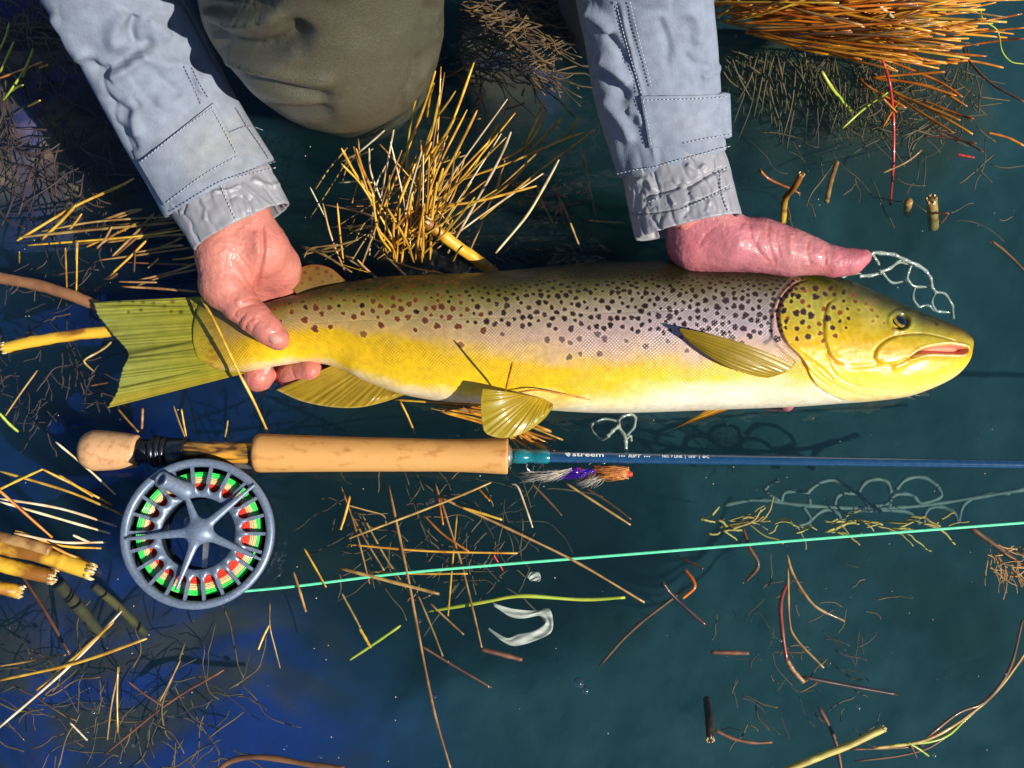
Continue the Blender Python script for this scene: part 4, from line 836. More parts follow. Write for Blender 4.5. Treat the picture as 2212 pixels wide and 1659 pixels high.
obj('inner_cuff', cfB.mesh(ncol, hem=.0015), M['nylon'], jacket)
# sleeve tabs with stitched edges
tab = [c1(p)[0] for p in ((905, 1045), (1378, 668), (1560, 1020), (1075, 1330))]
v, f = slab(clA.pick(tab, .0018), .0022); obj('sleeve_tab', mesh(v, f, jcol(dirtA)(v, *proj(v))), M['jacket'], slA)
tab = [p for p in ((1383, 206), (1571, 204), (1575, 296), (1403, 320))]
v, f = slab(clB.pick(tab, .0018), .0022); obj('sleeve_tab', mesh(v, f, jcol([(1500, 260, 60, (.36, .37, .38), .3)])(v, *proj(v))), M['jacket'], slB)
stitches(clA, [c1((930, 1040), (1150, 860), (1370, 700)), c1((1362, 700), (1460, 880), (1530, 1010)), c1((1530, 1020), (1330, 1130), (1090, 1310))], off=.0026, parent=slA)
stitches(clA, [c1((1110, 1370), (1400, 1190), (1620, 1110), (1790, 1045)), c1((1190, 430), (1250, 560), (1300, 680)), c1((1240, 440), (1300, 560), (1350, 640))], off=.0010, mat='thread_dark', parent=slA)
stitches(clA, [c1((1520, 700), (1600, 830), (1690, 960), (1740, 1040)), c1((1480, 860), (1600, 820), (1700, 850))], off=.0010, dash=9, gap=.5, r=.0003, mat='thread_dark', parent=slA)
stitches(clB, [[(1388, 212), (1480, 211), (1566, 210)], [(1390, 214), (1400, 262), (1408, 314)], c3((0, 925), (120, 900), (290, 875)), c3((0, 1035), (150, 990), (290, 950))], off=.0026, parent=slB)
stitches(clB, [c2((1780, 0), (1850, 280), (1945, 600)), c2((1870, 0), (1930, 250), (2010, 560)), c2((1790, 1125), (1900, 1100), (2030, 1080), (2200, 1030))], off=.0012, parent=slB)
stitches(cfB, [c3((0, 1355), (130, 1300), (330, 1195)), c3((240, 1110), (250, 1250), (300, 1390)), c2((1990, 1310), (2060, 1285)), c3((210, 1130), (290, 1085))], off=.0008, r=.00035, parent=jacket)
stitches(cfA, [c1((1430, 1200), (1470, 1300), (1530, 1430)), c1((1240, 1270), (1440, 1180), (1780, 1090))], off=.0008, r=.00035, parent=jacket)

# waders
legs = [dict(pts=chain([(690, -620, .40, 300), (695, -250, .235, 300), (698, -20, .148, 288), (716, 40, .128, 252), (750, 88, .112, 180)]), k=.02), dict(pts=chain([(745, 60, .09, 215), (762, 110, .0, 196), (770, 170, -.20, 170)]), k=.03),
        dict(pts=chain([(1400, -560, .16, 190), (1390, -260, .07, 195), (1388, -70, .035, 190), (1375, -20, .0, 185), (1365, 30, -.12, 170)]), k=.02), dict(pts=[(at(1400, -560, .16), .062), (W([.13, .72, .22]), .085)], k=.03), dict(pts=handsz((.0, .80, .28, .14), (.06, .80, .28, .14)), k=.06)]
vw, fw, nw = body_of(legs, .0028, pad=.03, k=.02)
itW = [(c1((1250, 10), (1420, 70), (1600, 60), (1800, 10)), -.012, 16), (c1((1240, 70), (1430, 120), (1640, 120), (1840, 60)), .008, 14), (c1((1270, 190), (1430, 300), (1640, 350), (1860, 300), (1990, 130)), -.013, 22), (c1((1310, 260), (1500, 370), (1740, 400), (1960, 330)), .007, 16),
       (c1((1300, 290), (1400, 340), (1430, 400)), -.010, 8), (c1((1400, 440), (1650, 520), (1950, 610), (2180, 640)), -.008, 12), (c1((1350, 390), (1650, 440), (1950, 500), (2200, 520)), .004, 12), (c1((1520, 600), (1720, 700), (2000, 740), (2180, 700)), -.007, 11),
       (c2((640, 190), (660, 160), (740, 110)), -.010, 8), (c2((600, 230), (680, 210), (750, 170)), .006, 9), (c2((360, 820), (370, 700), (480, 500), (500, 330)), -.005, 8), (c2((410, 780), (400, 660), (410, 560)), -.003, 5),
       (c2((520, 60), (600, 70), (640, 90)), -.006, 10), (c2((500, 560), (560, 420), (640, 330)), .0035, 9)]
vw, Xw, Yw = apply_relief(vw, nw, itW); vw = lap(vw, fw, 3); vw = vw + nw * (.003 * fbm(vw * 22, 3) * sstep(.2, 0, np.abs(vw[:, 1] - .1)) + .0012 * fbm(vw * 60, 2))[:, None]
Cw = np.broadcast_to(rgb(.088, .080, .050), vw.shape).copy(); k = np.clip(.5 + .8 * fbm(vw * 30, 3), 0, 1)[:, None]; Cw = Cw * (1 - .35 * k) + rgb(.14, .13, .085) * .35 * k
kb = (Xw > 1100)[:, None] * 1.0; Cw = Cw * (1 - kb) + rgb(.10, .13, .13) * kb
obj('waders', mesh(vw, fw, Cw), M['waders'], person)

# ------------------------------------------------------------------ fly rod with reel
rod = empty('fly_rod', (0, 0, 0), 'blue fly rod with cork grip and grey reel lying on the water', 'fishing rod')
RZ = .011
def rodp(x, z=RZ):                                          # axis of the rod in the photo
    return at(x, np.interp(x, [175, 550, 1097, 1216, 2212, 4000], [972.5, 978.5, 985.3, 987.3, 1003.4, 1032]), z)
def turned(name, prof, m, parent=rod, sides=48, z=RZ, noise=0):
    """prof: (photo x, radius px) along the rod"""
    P = np.array([rodp(x, z) for x, r in prof]); r = np.array([px2m(q, z) for x, q in prof])
    D = rodp(1100, z) - rodp(300, z); D /= np.linalg.norm(D); N = np.array([0, 0, 1.]); B = np.cross(D, N); N = np.cross(B, D); th = np.arange(sides) * 2 * math.pi / sides
    rr = r[:, None] * (1 + (noise * fbm(np.stack([P[:, 0:1] * 300 + 0 * th, np.cos(th)[None] * 3 + 0 * r[:, None], np.sin(th)[None] * 3 + 0 * r[:, None]], -1), 2) if noise else 0)) * np.ones_like(th)[None]
    V = P[:, None] + rr[..., None] * (np.cos(th)[None, :, None] * N + np.sin(th)[None, :, None] * B)
    return obj(name, mesh(V.reshape(-1, 3), grid_faces(len(P), sides, True)), m, parent)
def prof(pts, n=60): s = spline(pts, n); return [tuple(p) for p in s]
turned('butt_cork', [(175, .1), (174.5, 10), (176, 20)] + prof([(178, 27), (186, 36), (200, 42), (215, 43), (250, 40.5), (285, 36.5), (296, 34.5)]) + [(299, 32), (299, .1)], M['cork_ring'], noise=.006)
th_ = [(289, 24)]
for k in range(15): x = 290 + k * 3.2; th_ += [(x, 24), (x + 1.1, 25.6), (x + 2.1, 24)]
turned('threaded_barrel', th_, M['black_metal'])
turned('lock_ring', [(328, 24), (328.5, 31), (332, 33), (337, 33), (338, 30.5), (340, 30.5), (341, 33), (347, 33), (349, 31), (350.5, 28.5), (353, 28.5), (354, 32), (358, 32.5), (362, 31), (363, 28)], M['black_metal'])
for k in range(2):                                          # knurled bands as fine teeth
    parts = []
    for j in range(64):
        a = j * 2 * math.pi / 64; c = rodp(334.5 + k * 9.5); r = px2m(33.2, RZ); parts.append(box(c + np.array([0, -math.cos(a) * r, math.sin(a) * r]), (px2m(5), .0005, .0005)))
    v, f = joinm(parts); obj('knurling', mesh(v, f, smooth=False), M['black_metal'], rod, kind='stuff')
turned('sliding_hood', [(362, 28), (363, 29.5), (398, 30), (401, 31), (404, 30), (404, 27), (404, 20)], M['black_metal'])
turned('reel_seat', [(402, 22.5), (405, 22.5), (550, 22.5), (552, 22)], M['wood'], z=RZ + .001)
turned('cork_grip', [(549, .1), (549.5, 30)] + prof([(551, 36), (556, 40), (564, 41), (600, 40.2), (680, 38.5), (768, 36.8), (830, 36), (900, 35), (960, 34.5), (1020, 35.5), (1070, 37.5), (1092, 38.5)]) + [(1096, 38), (1097.5, 36), (1097.6, .1)], M['cork'], noise=.008)
turned('winding_check', [(1097, 22), (1098, 24), (1101, 24), (1103, 19), (1106, 17), (1107, 13)], M['silver'])
turned('thread_wrap', [(1105, 12), (1106, 15.5), (1120, 16), (1136, 15.5), (1139, 13.6), (1154, 13.4), (1157, 15.2), (1180, 15), (1186, 13), (1188, 12)], M['wrap'], z=RZ - .003)
BZ_ = RZ - .003
turned('rod_blank', [(1100, 12.4)] + [(x, 12.4 - (x - 1186) * .0034) for x in range(1186, 3900, 60)], M['blank'], z=BZ_)
# lettering wrapped onto the blank
def lettering(txt, x0, x1, yoff, font_h, parent, italic=0.0):
    cu = bpy.data.curves.new('t', 'FONT'); cu.body = txt; cu.size = 1; cu.shear = italic; cu.resolution_u = 3; cu.offset = .012
    o = bpy.data.objects.new('t', cu); col.objects.link(o); dg = bpy.context.evaluated_depsgraph_get(); me = bpy.data.meshes.new_from_object(o.evaluated_get(dg)); bpy.data.objects.remove(o)
    bm = bmesh.new(); bm.from_mesh(me); bmesh.ops.triangulate(bm, faces=bm.faces)
    bmesh.ops.subdivide_edges(bm, edges=[e for e in bm.edges if abs(e.verts[0].co.y - e.verts[1].co.y) > .2], cuts=2); xs = [v.co.x for v in bm.verts]; a, b = min(xs), max(xs)
    for v in bm.verts:
        X = x0 + (v.co.x - a) / (b - a) * (x1 - x0); r = px2m(12.4 - (X - 1186) * .0034, BZ_) + .00006; yy = yoff + v.co.y * font_h; s = px2m(yy, BZ_)
        p = rodp(X, BZ_); an = s / r; v.co = (p[0], p[1] + math.sin(an) * r, p[2] + math.cos(an) * r)
    bm.to_mesh(me); bm.free(); ob = obj('lettering', me, M['white_print'], parent); return ob
lettering('streem', 1236, 1303, .5, 13.5, rod)
lettering('RIFT', 1356, 1384, -.2, 10, rod, .25)
lettering('NO. 7 LINE  |  10\'0"  |  4PC', 1429, 1530, 1.0, 8, rod)
def print_shape(pts2, parent=rod):
    V = []
    for X, yy in pts2:
        r = px2m(12.4, BZ_) + .00008; p = rodp(X, BZ_); an = px2m(yy, BZ_) / r; V.append((p[0], p[1] + math.sin(an) * r, p[2] + math.cos(an) * r))
    me = bpy.data.meshes.new('p'); me.from_pydata(V, [], [tuple(range(len(V)))]); obj('lettering', me, M['white_print'], parent)
for x in (1337, 1342, 1347, 1391, 1396, 1401): print_shape([(x + 1.5 * math.cos(a), 2.4 + 1.5 * math.sin(a)) for a in np.linspace(0, 2 * math.pi, 9)[:-1]])
print_shape([(1220, 8), (1222, 3), (1227, -.5), (1229.5, -.5), (1226, 3), (1223, 8)]); print_shape([(1224.5, 8), (1227, 3.5), (1230.5, 1), (1231.5, 5), (1230, 8), (1227, 8.6)])

# the reel, built flat in its own plane and tilted (a part of the rod it is screwed to)
RC = at(427, 1152, .026); RX = Euler((R(5), R(7), 0), 'XYZ').to_matrix(); RXn = np.array(RX)
u7 = .29762 / PPM * (1 - .026 / .66) * .975                         # metres per pixel of my reel sketch
def rl(P):                                                  # local metres -> world
    return np.asarray(P) @ RXn.T + RC
reel = obj('fly_reel', None, None, rod)
bpy.data.objects.remove(reel)
RAD = 540 * u7
def ringm(r0, r1, z0, z1, n=120, rounded=0):
    """ring of rectangular or rounded section"""
    if rounded: a = np.linspace(0, 2 * math.pi, 17)[:-1]; sec = [((r0 + r1) / 2 + (r1 - r0) / 2 * math.copysign(abs(math.cos(t)) ** .7, math.cos(t)), (z0 + z1) / 2 + (z1 - z0) / 2 * math.copysign(abs(math.sin(t)) ** .7, math.sin(t))) for t in a]
    else: sec = [(r0, z0), (r0, z1), (r1, z1), (r1, z0)]
    th = np.arange(n) * 2 * math.pi / n; V = np.array([[(r * math.cos(t), r * math.sin(t), z) for r, z in sec] for t in th]); k = len(sec)
    i = np.arange(n)[:, None]; j = np.arange(k)[None]; F = np.stack([i * k + j, ((i + 1) % n) * k + j, ((i + 1) % n) * k + (j + 1) % k, i * k + (j + 1) % k], -1).reshape(-1, 4)
    return V.reshape(-1, 3), F
v, f = ringm(478 * u7, 540 * u7, -.0055, .0012, 160, 1)
reel = obj('fly_reel', mesh(rl(v), f), M['reel'], rod)
DEP = -.020
v, f = ringm(484 * u7, 532 * u7, DEP, -.0045, 140); obj('spool_flange', mesh(rl(v), f), M['reel_dark'], reel)
v, f = ringm(250 * u7, 486 * u7, DEP - .002, DEP, 120); obj('back_plate', mesh(rl(v), f), M['black_metal'], reel)
v, f = ringm(262 * u7, 276 * u7, DEP, -.0015, 120); obj('spool_drum', mesh(rl(v), f), M['reel_dark'], reel)
# scalloped face ring: ends of the 22 slots are round
NS = 22
nth = NS * 24; th = np.arange(nth) * 2 * math.pi / nth; loc = ((np.arange(nth) % 24) / 24 - .5); hw = .39
rt = np.where(np.abs(loc) < hw, (356 - 50 * np.sqrt(np.clip(1 - (loc / hw) ** 2, 0, 1))), 356)
sec_r = np.stack([np.full(nth, 256.), np.full(nth, 262.), rt - 3, rt, rt], 1) * u7; sec_z = np.array([[-.0035, -.0012, -.0002, -.0010, -.0035]]) + 0 * sec_r
V = np.stack([sec_r * np.cos(th)[:, None], sec_r * np.sin(th)[:, None], sec_z], -1); k = 5; i = np.arange(nth)[:, None]; j = np.arange(k)[None]
F = np.stack([i * k + j, ((i + 1) % nth) * k + j, ((i + 1) % nth) * k + (j + 1) % k, i * k + (j + 1) % k], -1).reshape(-1, 4)
obj('face_ring', mesh(rl(V.reshape(-1, 3)), F), M['reel'], reel)
for s in range(NS):
    a = (s + 0) * 2 * math.pi / NS; wi = .5 - hw; hwid = wi * 2 * math.pi / NS
    pts = []
    for r, wd in ((352, 356 * hwid * .98), (390, 13), (440, 11), (490, 12)):
        for sg in (-1, 1):
            for z in (-.0035, -.0006): pts.append((r * u7 * math.cos(a) - sg * wd * u7 * math.sin(a), r * u7 * math.sin(a) + sg * wd * u7 * math.cos(a), z))
    F_ = []
    for q in range(3): b_ = q * 4; F_ += [(b_, b_ + 4, b_ + 5, b_ + 1), (b_ + 2, b_ + 3, b_ + 7, b_ + 6), (b_ + 1, b_ + 5, b_ + 7, b_ + 3), (b_, b_ + 2, b_ + 6, b_ + 4)]
    obj('rim_bar', mesh(rl(pts), F_, smooth=False), M['reel'], reel)
# wound line: red backing inside, cream, then green
for k, (r, m_) in enumerate([(306, 'line_red'), (318, 'line_red'), (330, 'line_red'), (342, 'line_red'), (354, 'line_red'), (366, 'line_cream'), (378, 'line_cream'), (390, 'line_cream'), (402, 'line_cream'), (414, 'line_green'), (426, 'line_green'), (438, 'line_green')]):
    a = np.linspace(0, 2 * math.pi, 120); wob = 1 + .004 * np.sin(a * 3 + k); P = np.stack([r * u7 * wob * np.cos(a), r * u7 * wob * np.sin(a), np.full(120, -.0062 + .0003 * math.sin(k * 2.1))], -1)
    v, f = tube(rl(P), 6.6 * u7, 8, False); obj('line_coil', mesh(v, f), M[m_], reel)
v, f = ringm(296 * u7, 445 * u7, DEP, -.0066, 100); obj('wound_line', mesh(rl(v), f), M['line_cream'], reel)
# five-armed spider
ang = [R(a) for a in (42, 112, 187, 252, 336)]; lens_ = [500, 330, 500, 430, 480]
def spf(X, Y, Z):
    Fd = None
    for a, L in zip(ang, lens_):
        c = cone_sdf(X, Y, Z * 1.5, (0, 0, 0), (L * u7 * math.cos(a), L * u7 * math.sin(a), .0008 * 1.5), .0036, .0010); Fd = c if Fd is None else smin(Fd, c, .0062)
    return np.maximum(Fd, np.abs(Z - .0006) - .0042 + 18 * (X ** 2 + Y ** 2) ** .5 * .006 * 0)
cx, cy = (1085 - 1065) * u7, -(900 - 926) * u7
v, f = nets(spf, (-.052, -.052, -.007), (.052, .052, .008), .0006); n_ = vnormals(v, f)
if (v * n_).sum() < 0: f = f[:, ::-1]
for _ in range(2): pass
v = v + np.array([cx * .6, cy * .6, .0018]); obj('spider_arms', mesh(rl(v), f), M['reel'], reel)
# drag hub seen deep inside
v, f = ringm(.1 * u7, 70 * u7, DEP - .001, -.006, 50); obj('hub', mesh(rl(v), f), M['black_metal'], reel)
v, f = box((40 * u7, -150 * u7, -.012), (.0035, .018, .003)); obj('drag_lever', mesh(rl(v), f, smooth=False), M['silver'], reel)
# winding knob, leaning, hollow at its end
kb, kt = rl([(970 - 1065) * u7, -(622 - 926) * u7, -.001]), at(868, 532, 0)
kb = rl([-95 * u7, 300 * u7, 0]); kt = kb + np.array([-.0102, .0052, .0200]); L_ = 1
prf = [(0, .0062), (.05, .0066), (.12, .0056), (.3, .0050), (.7, .0048), (.9, .0052), (.98, .0052), (1.0, .0048), (1.0, .0034), (.86, .0032), (.85, .0004)]
v, f = lathe(kb, kt, prf, 36); obj('winding_knob', mesh(v, f), M['reel'], reel)
# reel foot under the seat
fp = [at(x, y, z) for x, y, z in ((404, 1006, .006), (404, 1018, .006), (556, 1026, .006), (556, 1006, .006))]
v = np.array(fp + [p - np.array([0, 0, .004]) for p in fp]); obj('reel_foot', mesh(v, [(0, 1, 2, 3), (7, 6, 5, 4), (0, 4, 5, 1), (1, 5, 6, 2), (2, 6, 7, 3), (3, 7, 4, 0)], smooth=False), M['black_metal'], reel)
fp = [at(x, y, z) for x, y, z in ((506, 1000, .0068), (502, 1011, .0068), (546, 1013, .0068), (541, 998, .0068))]
v = np.array(fp + [p - np.array([0, 0, .003]) for p in fp]); obj('foot_tip', mesh(v, [(0, 1, 2, 3), (7, 6, 5, 4), (0, 4, 5, 1), (1, 5, 6, 2), (2, 6, 7, 3), (3, 7, 4, 0)], smooth=False), M['silver'], reel)

# ------------------------------------------------------------------ fly line on the water
lp = spline([(468, 1284), (505, 1279), (640, 1266), (860, 1239), (1100, 1218), (1400, 1194), (1800, 1161), (2212, 1129), (2700, 1092)], 200)
lz = np.interp(lp[:, 0], [468, 520, 3000], [.004, .0016, .0016])
v, f = tube(at(lp[:, 0], lp[:, 1], lz), px2m(3.0), 10); obj('fly_line', mesh(v, f), M['line_mint'], None, 'mint green fly line running straight across the water from the reel', 'fishing line')

# ------------------------------------------------------------------ the streamer fly beside the blank
fly = empty('streamer_fly', (0, 0, 0), 'brown and pale feathered streamer fly floating against the blue rod blank', 'fishing lure')
def hairs(name, n, root, tip, spread_r, spread_t, m, r=.00022, zr=.004, curl=4, seed=0):
    rg = random.Random(seed); parts = []
    for i in range(n):
        ax = rg.uniform(-1, 1) * spread_r[0]; ay = rg.uniform(-1, 1) * spread_r[1]; bx = rg.uniform(-1, 1) * spread_t[0]; by = rg.uniform(-1, 1) * spread_t[1]
        p = [(root[0] + ax, root[1] + ay, zr + rg.uniform(0, .003)), ((root[0] + tip[0]) / 2 + (ax + bx) / 2 + rg.uniform(-curl, curl), (root[1] + tip[1]) / 2 + (ay + by) / 2 + rg.uniform(-curl, curl), zr + rg.uniform(0, .004)), (tip[0] + bx, tip[1] + by, zr - .003 + rg.uniform(0, .004))]
        s = spline(p, 7); parts.append(tube(at(s[:, 0], s[:, 1], s[:, 2]), np.linspace(r, r * .35, 7), 4))
    v, f = joinm(parts); return obj(name, mesh(v, f), m, fly, kind='stuff')
M['hackle_pale'] = mat2('pale_hackle', (.62, .56, .44), (.35, .32, .30), 200, rough=.4)
M['hackle_brown'] = mat2('brown_fur', (.42, .13, .03), (.60, .24, .06), 300, rough=.35, coat=.3)
M['purple'] = mat2('purple_tinsel', (.12, .01, .35), (.05, .02, .6), 300, rough=.25, metal=.4, coat=.5)
hairs('tail_hackle', 60, (1226, 1018), (1150, 1030), (4, 4), (32, 14), M['hackle_pale'], seed=1); hairs('hackle', 40, (1234, 1014), (1180, 1036), (3, 3), (26, 6), M['hackle_pale'], seed=2)
hairs('purple_hackle', 60, (1280, 1020), (1205, 1028), (8, 7), (30, 9), M['purple'], seed=8); hairs('dark_hackle', 80, (1275, 1022), (1262, 1036), (12, 6), (26, 10), mat2('dark_hackle', (.07, .04, .035), (.14, .08, .06), 200, rough=.5), seed=3)
v, f = lathe(at(1228, 1017, .004), at(1272, 1021, .004), [(0, .0012), (.2, .0028), (.45, .0034), (.5, .0022), (1, .0022)], 14); obj('fly_body', mesh(v, f), M['purple'], fly)
v, f = sphere(at(1250, 1017, .0045), (.0034, .0022, .0020), 10); obj('red_collar', mesh(v, f), M['line_red'], fly)
hairs('fur_head', 420, (1345, 1022), (1298, 1020), (14, 13), (24, 15), M['hackle_brown'], r=.00032, zr=.0055, curl=6, seed=4)
v, f = sphere(at(1324, 1021, .002), (.0125, .0042, .0040), 14); v = v + (.0009 * fbm(v * 500, 3))[:, None] * np.array([1, 1, 1.]); obj('fur_core', mesh(v, f), M['hackle_brown'], fly)
hairs('front_hackle', 34, (1300, 1026), (1268, 1050), (16, 5), (24, 6), M['hackle_pale'], seed=5)
v, f = lathe(at(1353, 1023, .004), at(1366, 1024.5, .004), [(0, .0016), (.5, .0018), (1, .0014), (1, 0)], 12); obj('red_head', mesh(v, f), M['line_red'], fly)
for pl in ([(1140, 1002, .006), (1137, 1008, .007), (1142, 1016, .006), (1150, 1018, .004), (1153, 1005, .002)], [(1272, 1004, .007), (1276, 1000, .0075), (1290, 998, .008), (1307, 1001, .008)]):
    s = spline(pl, 24); v, f = tube(at(s[:, 0], s[:, 1], s[:, 2]), .0005, 8); obj('hook', mesh(v, f), M['silver'], fly)

# ------------------------------------------------------------------ landing net of clear rubber
net = empty('landing_net', (0, 0, 0), 'clear rubber landing net mostly sunk around and below the trout', 'landing net')
def cord(pl, r=4.0):
    s = spline(pl, 6 * len(pl)); n = len(s); rr = px2m(r * .95) * (1 + .25 * np.cos(np.linspace(0, (len(pl) - 1) * 2 * math.pi, n)) * .6)
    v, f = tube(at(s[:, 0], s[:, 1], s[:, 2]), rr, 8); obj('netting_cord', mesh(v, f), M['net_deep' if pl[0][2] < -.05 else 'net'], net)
def z5(zs, *p): return [(x, y, z) for (x, y), z in zip(c5(*p), zs)]
a8 = lambda z, n: [z] * n
cord(z5([.008, .014, .012, .010], (1340, 470), (1400, 405), (1450, 402), (1520, 410)), 4.6); cord(z5([.010, .008, .004, .0], (1520, 410), (1580, 440), (1650, 470), (1690, 500)), 4.6)
cord(z5([.010, .006, .004], (1400, 405), (1430, 450), (1450, 505)), 3.6); cord(z5([.010, .009, .006, .003], (1440, 505), (1500, 480), (1540, 450), (1590, 455)), 4.4)
cord(z5([.006, .004, .003, .002], (1220, 555), (1260, 520), (1320, 510), (1340, 520)), 4); cord(z5([.003, .003, .003], (1330, 525), (1400, 520), (1450, 505)), 4.4)
cord(z5([.003, 0, -.003], (1610, 465), (1590, 520), (1590, 545)), 3.6); cord(z5([.0, -.002, -.006, -.008], (1690, 500), (1715, 540), (1720, 580), (1740, 610)), 4)
cord(z5([.004, -.004, -.008], (1455, 505), (1510, 560), (1590, 545)), 3.2); cord(z5([-.003, -.006, -.010], (1590, 545), (1630, 580), (1720, 580)), 3.4)
for pp, zz in [(((1630, 580), (1620, 640), (1650, 690)), (-.008, -.015, -.022)), (((1740, 610), (1790, 620), (1830, 680)), (-.008, -.014, -.02)), (((1740, 610), (1720, 660), (1740, 710)), (-.008, -.018, -.025)), (((1650, 690), (1700, 680), (1740, 710), (1830, 720)), (-.022, -.022, -.025, -.028)), (((1830, 680), (1835, 750)), (-.02, -.03))]:
    cord(z5(zz, *pp), 3.4)
def z8(zs, *p): return [(x, y, z) for (x, y), z in zip(c8(*p), zs)]
cord(z8([.004, .006, .003, -.004], (1090, 260), (1140, 210), (1190, 165), (1180, 120)), 4); cord(z8([.003, .004, .006, .002], (1185, 180), (1220, 230), (1245, 280), (1250, 385)), 4.4)
cord(z8([-.002, .002, 0, -.006], (1180, 130), (1220, 90), (1300, 70), (1335, 100)), 3.6); cord(z8([-.006, -.010, -.014], (1335, 100), (1320, 180), (1260, 250)), 3.2); cord(z8([-.012, -.016, -.016], (950, 160), (1050, 110), (1170, 125)), 3)
cord(z8([-.014, -.014, -.008, 0], (950, 160), (970, 230), (1040, 290), (1100, 260)), 3); cord(z8([.005, .006, .003], (1250, 285), (1290, 260), (1295, 300)), 3)
# the deep bag, bigger meshes seen through the murk at the right
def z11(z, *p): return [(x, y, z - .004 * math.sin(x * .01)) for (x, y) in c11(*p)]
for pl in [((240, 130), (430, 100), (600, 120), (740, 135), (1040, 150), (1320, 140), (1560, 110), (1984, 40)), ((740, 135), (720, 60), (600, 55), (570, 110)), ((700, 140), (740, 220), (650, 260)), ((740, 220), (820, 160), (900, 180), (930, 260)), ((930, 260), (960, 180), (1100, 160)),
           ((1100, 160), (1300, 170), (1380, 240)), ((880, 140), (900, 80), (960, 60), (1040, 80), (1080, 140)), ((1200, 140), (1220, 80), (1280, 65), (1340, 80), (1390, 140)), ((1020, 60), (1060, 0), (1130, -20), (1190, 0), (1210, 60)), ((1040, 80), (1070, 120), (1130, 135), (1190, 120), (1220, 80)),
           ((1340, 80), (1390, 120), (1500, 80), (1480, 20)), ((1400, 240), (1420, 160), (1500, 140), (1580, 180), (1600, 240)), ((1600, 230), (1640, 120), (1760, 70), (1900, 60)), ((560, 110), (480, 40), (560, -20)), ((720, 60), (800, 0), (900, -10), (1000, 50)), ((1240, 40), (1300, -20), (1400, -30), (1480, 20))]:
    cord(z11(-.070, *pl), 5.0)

# ------------------------------------------------------------------ rushes, straws, reeds
def stemm(f, pts, z, r=2.4, n=None, tip=.55, sides=6, wob=0.0):
    p = f(*pts); z = list(z) if hasattr(z, '__len__') else [z] * len(p)
    if len(z) == 2 and len(p) > 2: z = list(np.interp(np.linspace(0, 1, len(p)), [0, 1], z))
    n = n or max(6, 5 * len(p)); s = spline([(a, b, c) for (a, b), c in zip(p, z)], n)
    P = at(s[:, 0], s[:, 1], s[:, 2]); rr = px2m(r, 0) * np.interp(np.linspace(0, 1, n), [0, .08, .7, 1], [tip, 1, 1, .8]) * (1 + .10 * np.sin(np.linspace(0, 20, n) + pts[0][0]))
    if wob: P = P + wob * fbm(P * 30 + pts[0][0], 2)[:, None] * np.array([1, 1, 0])
    return tube(P, rr, sides)
def straw(label, f, pts, z, r=2.4, m='straw_tan', name='dry_straw', cat='straw', group='loose straws on the pond', **k):
    v, fc = stemm(f, pts, z, r, **k); return obj(name, mesh(v, fc), M[m], None, label, cat, group)
def stem(parent, f, pts, z, r=2.4, m='straw', name='stem', **k):
    v, fc = stemm(f, pts, z, r, **k); return obj(name, mesh(v, fc), M[m], parent)

# the golden tuft between the arms (tip first)
tuft = empty('rush_tuft', (0, 0, 0), 'golden rush tuft standing in dark water between the knee and trout', 'plant')
mids = [((520, 475), (470, 700), (430, 960), (400, 1500)), ((610, 460), (540, 680), (430, 970), (265, 1370)), ((640, 600), (575, 900), (480, 1100), (440, 1640)), ((740, 590), (560, 900), (480, 1500)), ((860, 405), (700, 830), (520, 1090), (380, 1550)),
        ((735, 765), (600, 1000), (555, 1090)), ((815, 710), (640, 1060), (560, 1300), (500, 1659)), ((880, 715), (740, 1000), (590, 1280), (540, 1620)), ((1265, 1205), (900, 1300), (640, 1350), (480, 1480), (300, 1610)), ((80, 950), (130, 1110), (230, 1430), (300, 1659)),
        ((95, 960), (140, 1100), (200, 1240), (330, 1560)), ((0, 960), (120, 1170), (330, 1440)), ((0, 1060), (130, 1200), (250, 1400), (400, 1659)), ((200, 1240), (240, 1500), (330, 1640)), ((540, 1320), (510, 1480), (480, 1680)), ((570, 1000), (560, 1300), (530, 1670)),
        ((585, 920), (520, 1090), (500, 1300), (440, 1500)), ((600, 540), (575, 620), (555, 760)), ((690, 880), (600, 1060), (570, 1340)), ((480, 1060), (350, 1400), (340, 1680)), ((660, 1090), (600, 1280), (560, 1420)), ((380, 1350), (370, 1500), (360, 1690)), ((530, 1400), (530, 1560), (520, 1700)),
        ((460, 1250), (420, 1480), (390, 1700)), ((250, 1500), (330, 1600), (360, 1700)), ((300, 1350), (420, 1560), (470, 1700)), ((620, 1180), (590, 1400), (575, 1680)), ((790, 1590), (760, 1620), (720, 1700)), ((770, 985), (680, 1100), (620, 1300)), ((350, 1480), (420, 1400), (510, 1340))]
for i, p in enumerate(mids): stem(tuft, c2, p, (.075 if i < 8 else .05, .0), r=2.9 if i % 3 else 2.3, m='straw')
pale = [((1100, 855), (1020, 1040), (850, 1350), (690, 1640)), ((1410, 1035), (1320, 1200), (1200, 1400), (1000, 1640)), ((670, 925), (640, 1010), (600, 1100)), ((205, 965), (100, 1020), (0, 1080)), ((280, 845), (120, 980), (0, 1050)), ((340, 840), (300, 1050), (260, 1270)), ((180, 960), (190, 1110), (260, 1300))]
for i, p in enumerate(pale): stem(tuft, c2, p, (.05, .003), r=3.0 if i < 2 else 2.2, m='straw_pale')
